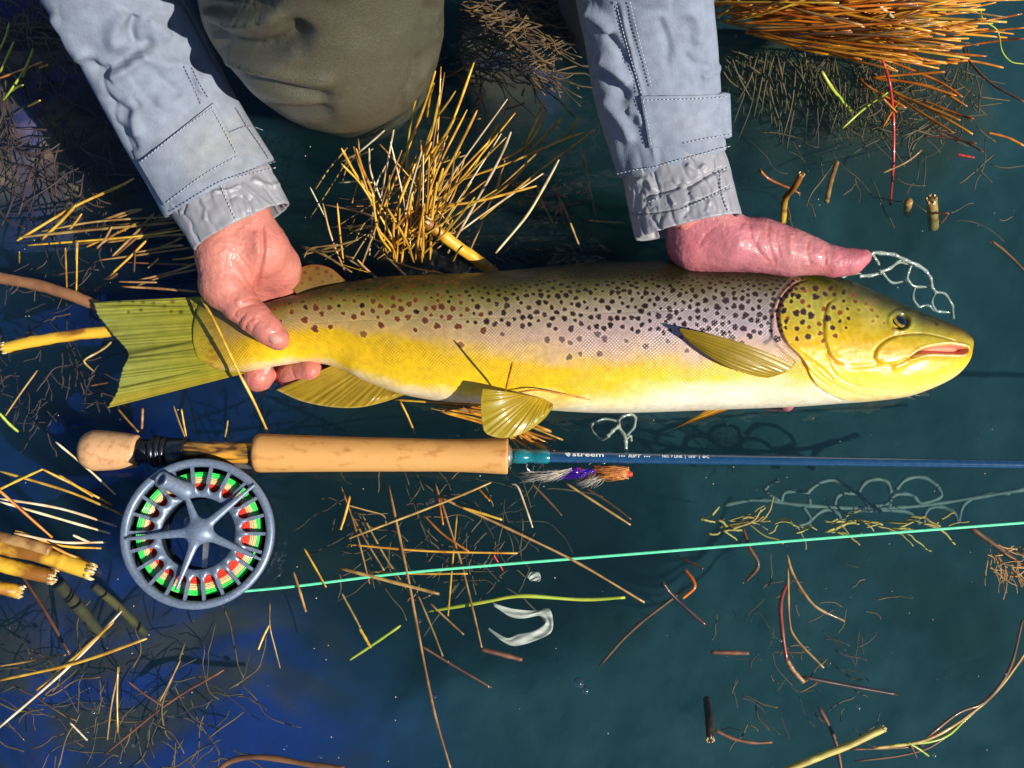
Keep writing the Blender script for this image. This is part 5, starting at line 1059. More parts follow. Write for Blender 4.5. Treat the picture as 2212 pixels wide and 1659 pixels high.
dimm = [((1640, 840), (1540, 920), (1280, 1110), (900, 1420)), ((1570, 860), (1440, 905), (1100, 1050), (740, 1180)), ((1540, 765), (1490, 840), (1440, 900)), ((1425, 765), (1350, 850), (1220, 980)), ((1340, 705), (1240, 900), (1150, 980), (1030, 1040)), ((1315, 645), (1270, 760), (1240, 860)),
        ((1300, 715), (1200, 930), (1190, 990)), ((1300, 955), (1110, 1170), (970, 1280)), ((1020, 805), (940, 940), (860, 1080)), ((920, 590), (880, 715), (850, 790)), ((840, 410), (720, 480), (600, 530)), ((1560, 1000), (1590, 1120), (1640, 1370)), ((1430, 1310), (1490, 1460), (1560, 1640)),
        ((1250, 1110), (1290, 1280), (1390, 1480)), ((1190, 665), (1130, 690), (1060, 710)), ((1190, 570), (1180, 590), (1170, 620)), ((900, 770), (800, 770), (640, 760)), ((1600, 1430), (1720, 1440), (1830, 1445)), ((1380, 1220), (1420, 1310), (1430, 1420)), ((1060, 1040), (1000, 1230), (820, 1659)), ((760, 1090), (700, 1250), (600, 1420))]
for i, p in enumerate(dimm): stem(tuft, c2, p, (.045, .001) if i in (0, 1, 2, 3, 4, 5, 6) else (.014, -.02), r=2.5, m='straw' if i < 9 else 'straw_tan')
rg = random.Random(15)
for i in range(24):
    bx, by = rg.gauss(430, 120), rg.uniform(1450, 1680); a = -1.5 + rg.gauss(.45, .38); L = rg.uniform(500, 1250); tx, ty = bx + L * math.cos(a), max(430, by + L * math.sin(a))
    if tx < 560 and ty < 850: ty = rg.uniform(860, 1100)
    stem(tuft, c2, ((tx, ty), ((tx + bx) / 2 + rg.uniform(-25, 25), (ty + by) / 2), (bx, by)), (rg.uniform(.03, .07), .0), r=rg.uniform(1.5, 2.3), m=rg.choice(['straw', 'straw', 'straw_pale', 'straw_tan']))
rg = random.Random(5)
for i in range(60):                                         # the low, tangled ones around the foot of the tuft
    bx, by = rg.uniform(-200, 640), rg.uniform(1150, 1700); a = rg.gauss(-.65 if bx > 100 else -.2, .8); L = rg.uniform(120, 520)
    tx, ty = bx + L * math.cos(a), by + L * math.sin(a)
    if ty < 830: ty = 830
    stem(tuft, c2, ((tx, ty), ((bx + tx) / 2 + rg.uniform(-25, 25), (by + ty) / 2 + rg.uniform(-20, 20)), (bx, by)), (rg.uniform(.001, .02), rg.uniform(-.02, .002)), r=rg.uniform(1.3, 2.2), m=rg.choice(['straw', 'straw_tan', 'straw_tan', 'straw_pale', 'straw_brown']))

# the orange clump at the upper right
clump = empty('orange_rush_clump', (0, 0, 0), 'dense orange-brown rush clump leaning over the water at upper right', 'plant')
rg = random.Random(9); cl = []
while len(cl) < 620:
    bx, by = rg.uniform(150, 1150), rg.uniform(-330, 330); a = -.50 + (by + 330) / 660 * .66 + rg.gauss(0, .20); L = rg.uniform(420, 1300)
    tx, ty = bx + L * math.cos(a), by + L * math.sin(a)
    if tx > 2330 or tx < 900 and ty > 0 and rg.random() < .8: continue
    if ty > np.interp(tx, [420, 800, 1300, 1800, 1950, 2212], [240, 400, 470, 440, 330, 190]) or by > np.interp(bx, [150, 300, 700, 1150], [80, 180, 330, 400]): continue
    depth = rg.random(); cl.append((depth, tx, ty, bx, by, a))
cl.sort(key=lambda q: -q[0]); extra = []
for i, (dp, tx, ty, bx, by, a) in enumerate(cl):
    mx_, my_ = (tx + bx) / 2 + rg.uniform(-15, 15), (ty + by) / 2 + rg.uniform(-5, 22); z = (.010 + .075 * dp, .010 + .055 * dp, -.006 + .04 * dp)
    m_ = rg.choice(['straw_orange'] * 6 + ['straw'] * 2 + ['straw_brown'] * 2 + ['straw_tan'])
    v, f = stemm(c3, ((tx, ty), (mx_, my_), (bx, by)), z, rg.uniform(1.9, 3.2), n=9, sides=5, tip=.7)
    if i < 285: obj('stem', mesh(v, f), M[m_], clump)
    else: extra.append((v, f))
v, f = joinm(extra); obj('more_stems', mesh(v, f), M['straw_orange'], clump, kind='stuff')
fan = [((1450, 700), (1200, 560), (1150, 500)), ((1815, 630), (1640, 520), (1300, 380)), ((1845, 690), (1600, 560), (1240, 510)), ((1800, 780), (1560, 680), (1350, 590)), ((1880, 870), (1620, 720), (1340, 580)), ((1755, 860), (1560, 740), (1380, 620)), ((1885, 770), (1780, 740), (1560, 650)), ((1970, 365), (1700, 345), (1300, 320)),
       ((1850, 390), (1600, 410), (1200, 380)), ((1700, 465), (1500, 480), (1240, 500)), ((1775, 620), (1500, 540), (1220, 500)), ((2212, 660), (2000, 540), (1860, 400), (1820, 320)), ((2212, 945), (2100, 890), (1980, 860)), ((2080, 440), (1900, 400), (1700, 380)), ((1905, 930), (1750, 900), (1560, 880)),
       ((1950, 985), (1800, 900), (1600, 820)), ((2212, 250), (2050, 265), (1800, 300)), ((2212, 180), (2000, 200), (1700, 240)), ((2200, 90), (1900, 150), (1500, 260)), ((1300, 640), (1380, 720), (1390, 725)), ((1400, 660), (1370, 700), (1300, 820))]
for i, p in enumerate(fan[:14]): stem(clump, c3, p, (.02 if i < 12 else .006, .004), r=2.8, m='straw_orange' if i not in (11,) else 'straw_brown')
for i, p in enumerate(fan[14:]): stem(clump, c3, p, (.004, -.012) if i < 2 else (.03, .01), r=2.4, m='straw_brown' if i < 2 else 'straw_orange')
straw('bright red upright stem below the orange rush clump', c3, ((1275, 350), (1310, 430), (1345, 560), (1365, 760), (1368, 960), (1362, 1110), (1345, 1330)), (.045, .035, .03, .01, .0, -.01, -.03), 3.6, 'straw_red', name='red_stem', cat='stem', group='coloured stems by the rush clump')
straw('short green stub poking from the water left of the red stem', c3, ((900, 460), (960, 560), (1030, 650), (1100, 730)), (.02, .012, .0, -.02), 4.2, 'grass_green', name='green_stem', cat='stem', group='coloured stems by the rush clump')
straw('yellow-green blade lying across the red stem', c3, ((1330, 598), (1180, 700), (1035, 832)), (.02, .008, .002), 3.0, 'grass_green', name='floating_sprig', cat='stem', group='coloured stems by the rush clump')
straw('pale flat leaf lying on top of the orange rush clump', c3, ((1265, 25), (1330, 85), (1400, 150)), (.075, .07, .07), 3.6, 'straw_pale', name='leaf_blade', cat='leaf', group='coloured stems by the rush clump')
straw('thin pale curl of stem at the right edge beside the rush clump', c3, ((1930, 60), (1950, 130), (2040, 200), (2070, 330), (2130, 400), (2212, 415)), (.06, .05, .04, .02, .01, .006), 1.5, 'grass_green', name='curled_stem', cat='stem', group='coloured stems by the rush clump')
# roots and drowned stems hanging below the clump
rg = random.Random(13); parts = []
for i in range(130):
    bx, by = rg.uniform(250, 1450), rg.uniform(300, 470); L = rg.uniform(200, 620) * (1 - abs(bx - 850) / 1500); dx = rg.gauss(40, 130)
    zz = rg.uniform(-.006, -.040); parts.append(stemm(c3, ((bx, by), (bx + dx * .5 + rg.uniform(-45, 45), by + L * .5), (bx + dx + rg.uniform(-25, 25), by + L)), (zz, zz - .010, zz - .024), rg.uniform(1.3, 2.6), n=8, sides=4))
for i in range(150):
    bx, by = rg.uniform(1100, 1950), rg.uniform(420, 900); a = rg.uniform(0, 6.3); L = rg.uniform(60, 240)
    zz = rg.uniform(-.004, -.03); parts.append(stemm(c3, ((bx, by), (bx + L * .5 * math.cos(a) + rg.uniform(-20, 20), by + L * .5 * math.sin(a)), (bx + L * math.cos(a), by + L * math.sin(a))), (zz, zz - .004), rg.uniform(1.2, 2.4), n=7, sides=4))
v, f = joinm(parts); obj('drowned_roots', mesh(v, f), M['olive'], None, 'olive roots and drowned stems hanging under the orange rush clump', 'roots', kind='stuff')

# flattened clump left of the hand
flat = empty('flattened_rush_clump', (0, 0, 0), 'flattened tan rush clump lying on blue water left of the tail hand', 'plant')
for p in [((870, 1155), (780, 1205), (480, 1340), (110, 1560)), ((495, 1325), (400, 1430), (275, 1550)), ((530, 1385), (490, 1440), (450, 1490)), ((920, 1355), (800, 1380), (640, 1440)), ((1150, 1405), (820, 1420), (560, 1445), (270, 1500)), ((1150, 1440), (700, 1480), (300, 1520), (120, 1540)), ((1000, 1385), (860, 1530), (730, 1659)),
          ((900, 1440), (760, 1510), (560, 1600)), ((500, 1565), (498, 1610), (495, 1690)), ((1180, 1540), (1100, 1580), (1000, 1620)), ((1190, 1590), (1090, 1600), (870, 1640)), ((1180, 1490), (900, 1530), (560, 1560), (180, 1590)), ((1200, 1520), (1000, 1530), (700, 1570))]:
    stem(flat, c1, p, (.010, .002), r=random.uniform(2.3, 3.6), m=random.choice(['straw_tan', 'straw_tan', 'straw']))
for p in [((480, 45), (350, 90), (200, 135)), ((740, 110), (400, 150), (0, 190)), ((730, 180), (400, 240), (0, 300)), ((520, 260), (380, 400), (230, 540)), ((310, 205), (230, 260), (150, 320)), ((770, 245), (700, 280), (600, 320)), ((890, 315), (500, 370), (160, 415)), ((890, 450), (620, 440), (360, 430)), ((890, 430), (700, 500), (450, 560)),
          ((585, 575), (450, 573), (310, 570)), ((890, 645), (600, 620), (330, 605)), ((890, 480), (640, 530), (440, 600)), ((300, 510), (250, 545), (200, 550)), ((890, 380), (800, 400), (700, 410)), ((640, 60), (450, 240), (290, 380)), ((430, 350), (425, 420), (420, 500)), ((600, 400), (560, 440), (520, 470)), ((260, 170), (210, 260), (150, 330))]:
    stem(flat, c4, p, (.010, .002), r=random.uniform(1.8, 3.0), m=random.choice(['straw_tan', 'straw_tan', 'straw', 'straw_brown']))
for p in [((610, -60), (618, 150), (625, 325)), ((718, -60), (716, 200), (712, 358)), ((180, -20), (180, 30), (180, 85))]: stem(flat, c12, p, (.03, .0), r=1.9, m='straw')
for p in [((2045, 265), (1850, 320), (1640, 375)), ((2040, 410), (2120, 490), (2220, 570)), ((2160, 95), (2000, 50), (1800, 10)), ((1790, 0), (1850, 240), (1960, 520)), ((1895, 0), (1915, 220), (1940, 430)), ((2185, 150), (2080, 430), (2030, 560)), ((1940, 330), (1800, 350), (1640, 310)), ((2000, 500), (1800, 380), (1640, 320)), ((1900, 300), (1700, 330), (1650, 400))]:
    stem(tuft, c4, p, (.03, .002), r=2.2, m='straw_tan' if p[0][0] != 1895 else 'straw')
# green and orange blades at the upper left
gl = empty('grass_sprout', (0, 0, 0), 'few yellow-green grass blades rising from weedy water at upper left', 'plant')
for p, m_ in [(((215, 315), (170, 430), (60, 600), (15, 655)), 'grass_green'), (((90, 270), (50, 360), (0, 470)), 'grass_green'), (((60, 150), (40, 230), (-10, 340)), 'grass_green'), (((190, 380), (170, 440), (150, 500)), 'grass_green'), (((150, 550), (110, 565), (60, 600)), 'grass_green'), (((275, 400), (150, 450), (-10, 510)), 'straw_orange'), (((310, 420), (280, 430), (255, 440)), 'straw'), (((260, 650), (220, 670), (180, 690)), 'straw')]:
    stem(gl, c1, p, (.03, .0), r=2.6, m=m_, name='blade')
# fan of pale straws left of the reel
bent = empty('bent_rush_clump', (0, 0, 0), 'fan of pale yellow rushes entering the frame left of the reel', 'plant')
for p, m_, z in [(((0, 195), (350, 300), (625, 418)), 'straw', (.03, .0)), (((-20, 293), (100, 235), (210, 185)), 'straw', (.03, .028)), (((210, 185), (380, 270), (555, 362)), 'straw', (.028, .0)), (((0, 330), (300, 380), (580, 468)), 'straw_pale', (.025, -.002)), (((0, 345), (260, 420), (545, 502)), 'straw_pale', (.02, -.002)),
                 (((-20, 275), (120, 400), (258, 522)), 'straw_orange', (.035, .01)), (((290, 215), (380, 270), (460, 320)), 'straw', (.02, .01)), (((70, 500), (300, 545), (525, 545)), 'straw_pale', (.02, .0)), (((75, 488), (290, 560), (500, 575)), 'straw', (.018, .0)), (((360, 510), (400, 528), (445, 547)), 'straw_pale', (.016, .006)), (((255, 565), (350, 610), (470, 655)), 'straw', (.02, .0))]:
    stem(bent, c9, p, z, r=2.8, m=m_)
# loose straws: (label, frame, points, heights, radius, material)
LS = [('long yellow straw crossing another near the lower left corner', c9, ((725, 1020), (380, 1140), (-10, 1228)), (.02, .006), 3.4, 'straw'), ('yellow straw leaning steeply towards the lower left corner', c9, ((560, 940), (370, 1110), (180, 1275)), (.02, .004), 2.8, 'straw'),
      ('longest pale straw running out of the left edge near the bottom', c9, ((600, 885), (350, 1150), (-10, 1465)), (.015, .008), 2.8, 'straw_pale'), ('straight straw ending beside the butt cork of the rod', c9, ((275, 50), (430, 180), (570, 310)), (.02, -.004), 2.4, 'straw_pale'),
      ('dull tan straw lying nearly level by the left edge below the reel', c9, ((-10, 1158), (160, 1130), (325, 1100)), .001, 2.2, 'straw_tan'), ('short bright straw with forked thread under the reel', c9, ((1328, 955), (1300, 1010), (1274, 1075)), .004, 2.4, 'straw'),
      ('thin sunken thread-like stem joined to the short bright straw', c9, ((1332, 840), (1332, 960), (1355, 1060), (1382, 1165)), (-.004, -.001, -.006, -.014), 1.5, 'straw_tan'), ('pinkish tan straw just right of the reel over the line', c9, ((1448, 690), (1480, 790), (1510, 890)), .005, 2.8, 'straw_tan'),
      ('broken straw crossing the mint line right of the pinkish one', c9, ((1500, 575), (1555, 670), (1610, 768)), .004, 2.2, 'straw'), ('dark reddish twig with white tip at lower left', c9, ((1105, 1175), (830, 1340), (520, 1590)), (.004, -.004, -.014), 2.4, 'straw_brown'),
      ('tan straw leaning beside the reddish twig', c9, ((890, 1125), (840, 1230), (788, 1330)), (-.002, .002), 2.2, 'straw_tan'), ('olive sunken stem beside the leaning tan straw', c9, ((915, 1035), (860, 1190), (800, 1350), (818, 1490), (850, 1522)), (-.003, -.003, -.003, -.010, -.016), 2.2, 'olive'),
      ('right one of two upright straws at the lower left', c9, ((582, 1160), (578, 1320), (582, 1485)), (.004, -.006), 2.0, 'straw'), ('left one of two upright straws at the lower left', c9, ((590, 1158), (550, 1350), (530, 1520)), (.004, -.008), 1.8, 'straw_tan'), ('small whitish straw bit near the bottom left', c9, ((345, 1435), (385, 1475), (430, 1522)), .003, 1.8, 'straw_pale'),
      ('brown twig running down to a bright knot at the lower left', c9, ((632, 1232), (720, 1300), (800, 1352)), (.003, -.003), 2.0, 'straw_brown'), ('long sunken brown stem slanting below the thick reeds', c9, ((95, 690), (220, 880), (345, 1100)), (-.003, -.008), 3.4, 'straw_brown'),
      ('bright upright straw below the cork grip', c10, ((50, 78), (25, 180), (-5, 275)), .006, 3.0, 'straw'), ('long tan straw rising from lower left to the fly', c10, ((870, 0), (620, 105), (45, 325)), .003, 2.6, 'straw_tan'), ('thin straw dropping from the grip to the mint line', c10, ((0, 25), (80, 260), (165, 590)), (.0, .002), 1.9, 'straw_tan'),
      ('longest pale straw bending down to the bottom edge', c10, ((275, 10), (320, 230), (390, 560), (440, 830), (540, 1330), (640, 1680)), (-.004, .001, .002, .002, .003, .003), 3.0, 'straw_tan'), ('straw ending at a brown floating stem piece below the line', c10, ((545, 0), (620, 230), (700, 480), (765, 740), (820, 975)), (-.004, .002), 2.5, 'straw_tan'),
      ('orange-tipped sunken stem pointing to the line', c10, ((480, 190), (590, 300), (742, 402)), (-.010, .002), 2.4, 'straw_orange'), ('longest straw slanting right down to the clear water', c10, ((560, 80), (780, 180), (1080, 320), (1380, 470), (1762, 697)), (-.003, .001, .002, .002, .001), 2.7, 'straw_tan'),
      ('short golden straw with white cut end below the lure', c10, ((700, 145), (820, 180), (935, 217)), .004, 2.8, 'straw'), ('small orange-tipped straw end right of centre below the rod', c10, ((800, 38), (830, 72), (862, 106)), (-.002, .003), 2.2, 'straw_orange'), ('orange-ended sunken straw beside the bubbles', c10, ((552, 15), (572, 130), (592, 245)), (-.006, .003), 2.3, 'straw_orange'),
      ('level straw just above the mint line', c10, ((40, 360), (500, 398), (1025, 411)), (-.002, .003), 2.6, 'straw'), ('second level straw touching the mint line from below', c10, ((170, 520), (400, 530), (735, 530)), (-.001, .003), 2.2, 'straw'), ('thick pinkish straw with broken end under the mint line', c10, ((-10, 498), (230, 560), (570, 648)), (.0, .004), 4.0, 'straw_tan'),
      ('golden straw hanging straight down across the line', c10, ((672, 190), (645, 480), (620, 776)), (-.006, .002), 2.2, 'straw'), ('bent pale straw below the lure with dark joint', c10, ((985, 8), (1025, 25), (1070, 140), (1112, 262)), (-.003, .003), 2.2, 'straw_pale'), ('tan straw running right from the lure', c10, ((1300, 0), (1500, 130), (1682, 247)), (-.002, .002), 2.6, 'straw_tan'),
      ('dim brown straw just above the one running from the lure', c10, ((1420, 30), (1560, 120), (1685, 215)), (-.008, -.004), 2.2, 'straw_brown'), ('faint sunken brown stem left of the lure straws', c10, ((1105, 5), (1190, 90), (1282, 192)), -.009, 2.2, 'straw_brown'), ('brown floating stem piece beside the pale reflection sheet', c10, ((812, 968), (930, 998), (1052, 1030)), (.002, -.003), 5.4, 'straw_brown'),
      ('short tan straw pointing down right under the yellow stem', c10, ((515, 700), (610, 790), (712, 884)), (.003, -.001), 2.2, 'straw_tan'), ('sunken straw ending pale beside the longest straw', c10, ((440, 640), (520, 830), (590, 1010)), (-.008, .0), 2.2, 'straw_tan'), ('dim reddish stem sloping down below the reflection sheet', c10, ((465, 950), (680, 1080), (872, 1192)), (-.006, -.012), 2.6, 'straw_brown'),
      ('bright straw stub under the reel line at lower centre', c10, ((105, 845), (140, 905), (172, 962)), .004, 3.2, 'straw'), ('dim stem above the bright stub', c10, ((0, 640), (55, 740), (110, 842)), (-.008, -.001), 2.4, 'straw_tan'), ('tan straw angled from grip shadow down to the line', c10, ((60, 190), (150, 350), (250, 512)), (-.004, .0), 2.2, 'straw_tan'),
      ('longer tan straw right of the grip shadow', c10, ((120, 185), (260, 440), (402, 650)), (-.006, .0), 2.2, 'straw_tan'), ('thin kinked tan thread under the grip', c10, ((30, 130), (140, 160), (245, 192), (260, 250)), -.001, 1.6, 'straw_tan'), ('small white-tipped twig touching the line from above', c10, ((885, 420), (910, 462), (940, 512)), (.004, -.003), 2.2, 'straw_red'),
      ('long rusty stem crossing the lower centre of the water', c10, ((1995, 620), (1700, 850), (1500, 1065)), (-.002, -.014), 3.4, 'straw_brown'), ('black twig with glossy tip right of the rusty stem', c10, ((1868, 580), (1930, 660), (2120, 830)), (.003, -.002, -.006), 4.4, 'straw_dark'),
      ('kinked rusty stem end near the centre right', c11, ((15, 505), (70, 600), (0, 672)), (.0, .003, .0), 4.0, 'straw_orange'), ('dark twig with pale tip just under the line at centre right', c11, ((-30, 425), (40, 460), (120, 502)), (-.003, .004), 3.2, 'straw_dark'), ('brown twig crossing under the mint line', c11, ((350, 265), (390, 380), (440, 480), (370, 572)), (-.004, -.002, -.003, -.010), 3.8, 'straw_brown'),
      ('curved grey-brown stem sweeping right below the line', c11, ((608, 420), (640, 530), (760, 710), (940, 805)), (-.002, -.003, -.006, -.012), 3.2, 'straw_tan'), ('upright deep red stem at the lower right', c11, ((605, 590), (570, 700), (580, 870), (605, 1035)), (-.003, .001, .001, -.003), 4.2, 'straw_deepred'), ('thin stem curving down right of the deep red one', c11, ((612, 500), (620, 800), (660, 910), (820, 1078)), (-.003, -.004, -.003, .0), 2.6, 'straw_tan'),
      ('grey sunken root end under the deep red stem', c11, ((605, 1030), (650, 1100), (705, 1160)), (-.004, -.010), 5.0, 'straw_tan'), ('level brown sunken stick left of the deep red stem', c11, ((165, 985), (280, 988), (385, 992)), (-.006, -.006), 5.0, 'straw_brown'), ('brown stalk with bushy end at the right edge', c11, ((1672, 262), (1830, 375), (2020, 520)), (.0, -.003), 5.2, 'straw_brown'),
      ('dark sunken stick at lower right', c11, ((700, 1130), (960, 1180), (1250, 1232)), (-.010, -.018), 5.0, 'straw_dark'), ('dark stem behind the broken yellow reed at the bottom', c11, ((790, 1300), (880, 1480), (925, 1680)), (-.006, -.010), 4.0, 'straw_brown'), ('orange curved twig right of the upright stub at the bottom', c11, ((190, 1440), (300, 1490), (420, 1512), (520, 1508)), (.0, -.003), 3.6, 'straw_brown'),
      ('brown twig lying by the right edge above the line', c3, ((2000, 1560), (2100, 1640), (2240, 1780)), (.004, .0), 3.2, 'straw_brown'), ('thin tan twig with bright tip crossing under the clump', c3, ((1550, 972), (1450, 1050), (1300, 1120)), (.003, -.004), 2.4, 'straw_tan'), ('amber-tipped twig behind the standing yellow stub', c3, ((490, 1092), (560, 1160), (690, 1220), (760, 1255)), (.004, -.003, -.006, -.008), 3.0, 'straw_orange'),
      ('bent brown twig standing by the two pale stubs', c3, ((1600, 1380), (1700, 1382), (1720, 1385), (1670, 1450)), (.0, .006, .006, .0), 2.4, 'straw_brown'), ('small red floating twig at the right below the clump', c3, ((1780, 1000), (1830, 1010), (1890, 1022)), .002, 2.6, 'straw_red'),
      ('greyish straw leaning by the left edge under the orange reed', c12, ((350, 1085), (200, 1290), (50, 1510)), (.002, .006), 2.0, 'straw_tan'), ('kinked tan twig in the notch of the tail', c12, ((1060, 800), (960, 890), (800, 980), (795, 1020), (880, 1100)), (-.006, -.002, .002, .002, -.008), 2.4, 'straw_tan'), ('small dark red twig piece below the kinked one', c12, ((845, 1232), (930, 1215), (1030, 1198)), .002, 1.9, 'straw_brown'),
      ('yellow straw emerging below the tail tip', c12, ((1100, 1445), (1190, 1550), (1290, 1659)), (.0, .01), 2.4, 'straw'), ('upright straw between tail fin and butt cork', c12, ((1332, 1438), (1328, 1550), (1320, 1680)), (.008, .004), 2.9, 'straw_tan'), ('thick yellow blade end at the left edge above the fan', c12, ((-10, 1480), (80, 1580), (170, 1659)), (.02, .008), 3.2, 'grass_green'),
      ('golden straw lying over the wrist of the trout tail', c4, ((905, 690), (990, 830), (1100, 1060), (1180, 1230), (1290, 1440), (1395, 1670)), (.034, .038, .038, .034, .022, .006), 3.1, 'straw'), ('pair of thin straws under the tail, left one', c7, ((890, -10), (930, 110), (975, 225)), (.004, .012), 2.0, 'straw_tan'), ('orange-tipped straw standing above the lock ring', c7, ((948, 18), (965, 120), (985, 225)), (.012, .006), 2.0, 'straw'),
      ('short reddish straw standing above the dark reel seat', c7, ((1285, 100), (1275, 170), (1258, 250)), (.012, .006), 2.2, 'straw_tan'), ('long thin straw hanging from the anal fin to the grip', c7, ((1485, -10), (1530, 80), (1582, 200)), (.012, .008), 2.2, 'straw_tan'),
      ('rusty straw standing up from the pelvic fin', c6, ((1130, 728), (1112, 800), (1090, 895)), (.085, .070, .044), 2.0, 'straw_orange'), ('long rusty straw curved across the white belly', c6, ((1150, 892), (1280, 880), (1500, 920), (1775, 960)), (.040, .042, .035, .022), 1.9, 'straw_orange'),
      ('olive straws caught beneath the belly, lower one', c6, ((490, 932), (760, 950), (960, 962)), (.002, .002), 2.6, 'straw'), ('straw slanting under the anal fin into dark water', c6, ((520, 940), (560, 1020), (600, 1115)), (.004, -.003), 2.4, 'straw')]
for q in LS: straw(*q)
# bundle of sunken straws behind the rod near the pelvic fin
rg = random.Random(3); bun = empty('sunken_straw_bundle', (0, 0, 0), 'bundle of sunken amber straws behind the front end of the cork grip', 'straw')
for i in range(16):
    y0 = rg.uniform(930, 1010); stem(bun, c6, ((rg.uniform(680, 900), y0), (rg.uniform(940, 1080), y0 + rg.uniform(40, 90)), (rg.uniform(1180, 1440), y0 + rg.uniform(150, 260))), (-.001, rg.uniform(-.012, -.004)), r=rg.uniform(1.8, 3.0), m=rg.choice(['straw', 'straw_tan', 'straw_orange']), name='straw')
# yellow-green stem lying half sunk
straw('yellow-green half-sunk stem above the white reflection sheet', c10, ((500, 750), (850, 690), (980, 665), (1100, 660), (1400, 680), (1650, 668)), (-.012, -.001, .002, .003, -.002, .002), 4.2, 'grass_green', name='green_stem', cat='stem', group='green stems under the line')
straw('dim green sunken stem left of the white reflection sheet', c10, ((345, 830), (200, 930), (50, 1030)), (-.006, -.014), 3.4, 'grass_green', name='green_stem', cat='stem', group='green stems under the line')

# thick reeds
def reed(label, f, pts, z, r, m, ends=(0,), nodes=0, name='reed_stalk'):
    p = f(*pts); z = list(z) if hasattr(z, '__len__') else [z] * len(p); n = 34; s = spline([(a, b, c) for (a, b), c in zip(p, z)], n); P = at(s[:, 0], s[:, 1], s[:, 2])
    L = np.linspace(0, 1, n); rr = px2m(r) * (1 + .05 * fbm(np.stack([L * 9 + pts[0][0], L * 0, L * 0], -1), 2)); 
    for k in range(nodes): rr = rr * (1 + .12 * np.exp(-((L - (k + .6) / nodes) / .02) ** 2))
    v, fc = tube(P, rr, 18); v = v + (.0009 * fbm(v * 180, 3))[:, None] * np.array([0, .6, 1.]); o = obj(name, mesh(v, fc), M[m], None, label, 'reed', 'thick reed stalks')
    for e in ends:                                            # splintered end
        c = P[0] if e == 0 else P[-1]; d = (P[0] - P[1]) if e == 0 else (P[-1] - P[-2]); d /= np.linalg.norm(d); parts = []; rg2 = random.Random(int(pts[0][0]) + e); R0 = px2m(r)
        sd_ = np.cross(d, [0, 0, 1.]); sd_ /= np.linalg.norm(sd_); u_ = np.cross(sd_, d)
        for j in range(9):
            a = j * 2 * math.pi / 9 + rg2.uniform(-.3, .3); o_ = (sd_ * math.cos(a) + u_ * math.sin(a)) * R0 * .86; ln = rg2.uniform(.05, .7) * R0; parts.append(tube(np.array([c - d * R0 * .5 + o_, c + d * ln * .5 + o_, c + d * ln + o_ * .9]), [R0 * .24, R0 * .2, R0 * .04], 5))
        v2, f2 = joinm(parts); obj('splintered_end', mesh(v2, f2), M['reed_end'], o)
    return o
reed('old brown reed stalk floating from the left edge towards the tail', c12, ((-60, 210), (300, 280), (620, 370), (900, 480), (960, 505)), (.004, .004, .003, .002, .002), 12.5, 'reed_brown', ends=())
reed('orange and yellow reed stalk with torn end left of the tail', c12, ((30, 880), (250, 830), (600, 770), (1060, 715)), .003, 12.5, 'reed_thick')
reed('golden reed stalk leaning at the foot of the rush tuft', c2, ((545, 1435), (640, 1510), (760, 1600), (900, 1700), (1000, 1780)), (.022, .016, .008, .0, -.006), 13.0, 'reed_thick', nodes=2)
reed('topmost of the thick orange reeds at the left edge', c9, ((450, 690), (330, 650), (180, 600), (-40, 555)), (.006, .008, .010, .012), 17, 'reed_thick', nodes=2)
reed('yellow-green thick reed under the topmost one at the left edge', c9, ((262, 715), (150, 690), (-40, 640)), (.0, .004, .008), 16, 'reed_thick')
reed('short thick reed end lowest at the left edge', c9, ((100, 790), (40, 778), (-40, 765)), (-.001, .003, .006), 14, 'reed_thick', ends=(0,))
reed('pale dry reed behind the thick orange ones at the left edge', c9, ((250, 590), (120, 548), (-40, 510)), (.012, .014, .016), 12, 'straw_tan', ends=())
reed('standing yellow reed stub with pale top right of the right cuff', c3, ((770, 1130), (720, 1220), (665, 1290), (650, 1440)), (.028, .016, .0, -.018), 7.0, 'reed_thick', ends=(0,), nodes=3)
reed('dull sunken reed right of the standing yellow stub', c3, ((1000, 1050), (960, 1180), (932, 1310)), (-.010, -.005, -.001), 5.6, 'straw_tan', ends=())
reed('small round-topped stub in blue water at right', c3, ((1465, 1308), (1460, 1325), (1455, 1380)), (.006, .0, -.03), 9, 'straw_tan', ends=())
reed('larger pale double stub right of the small round one', c3, ((1612, 1292), (1618, 1350), (1625, 1470)), (.012, .0, -.03), 12, 'straw_tan', ends=(0,))
reed('broken yellow reed with split end at the bottom right', c11, ((1170, 1430), (960, 1530), (780, 1600), (560, 1690)), (.003, .004, .004, .004), 6.8, 'reed_yellow', ends=(0,))
reed('upright dark stub with glowing orange tip at the bottom', c11, ((160, 1495), (155, 1400), (140, 1260)), (.014, .004, -.022), 8.0, 'straw_dark', ends=(0,))
reed('olive sunken stalk slanting below the thick orange reeds', c9, ((290, 750), (390, 870), (500, 1010)), (-.018, -.034, -.055), 13, 'olive_dark', ends=())
reed('second olive sunken stalk right of the first', c9, ((460, 760), (580, 860), (720, 1000)), (-.022, -.034, -.050), 9, 'olive_dark', ends=())
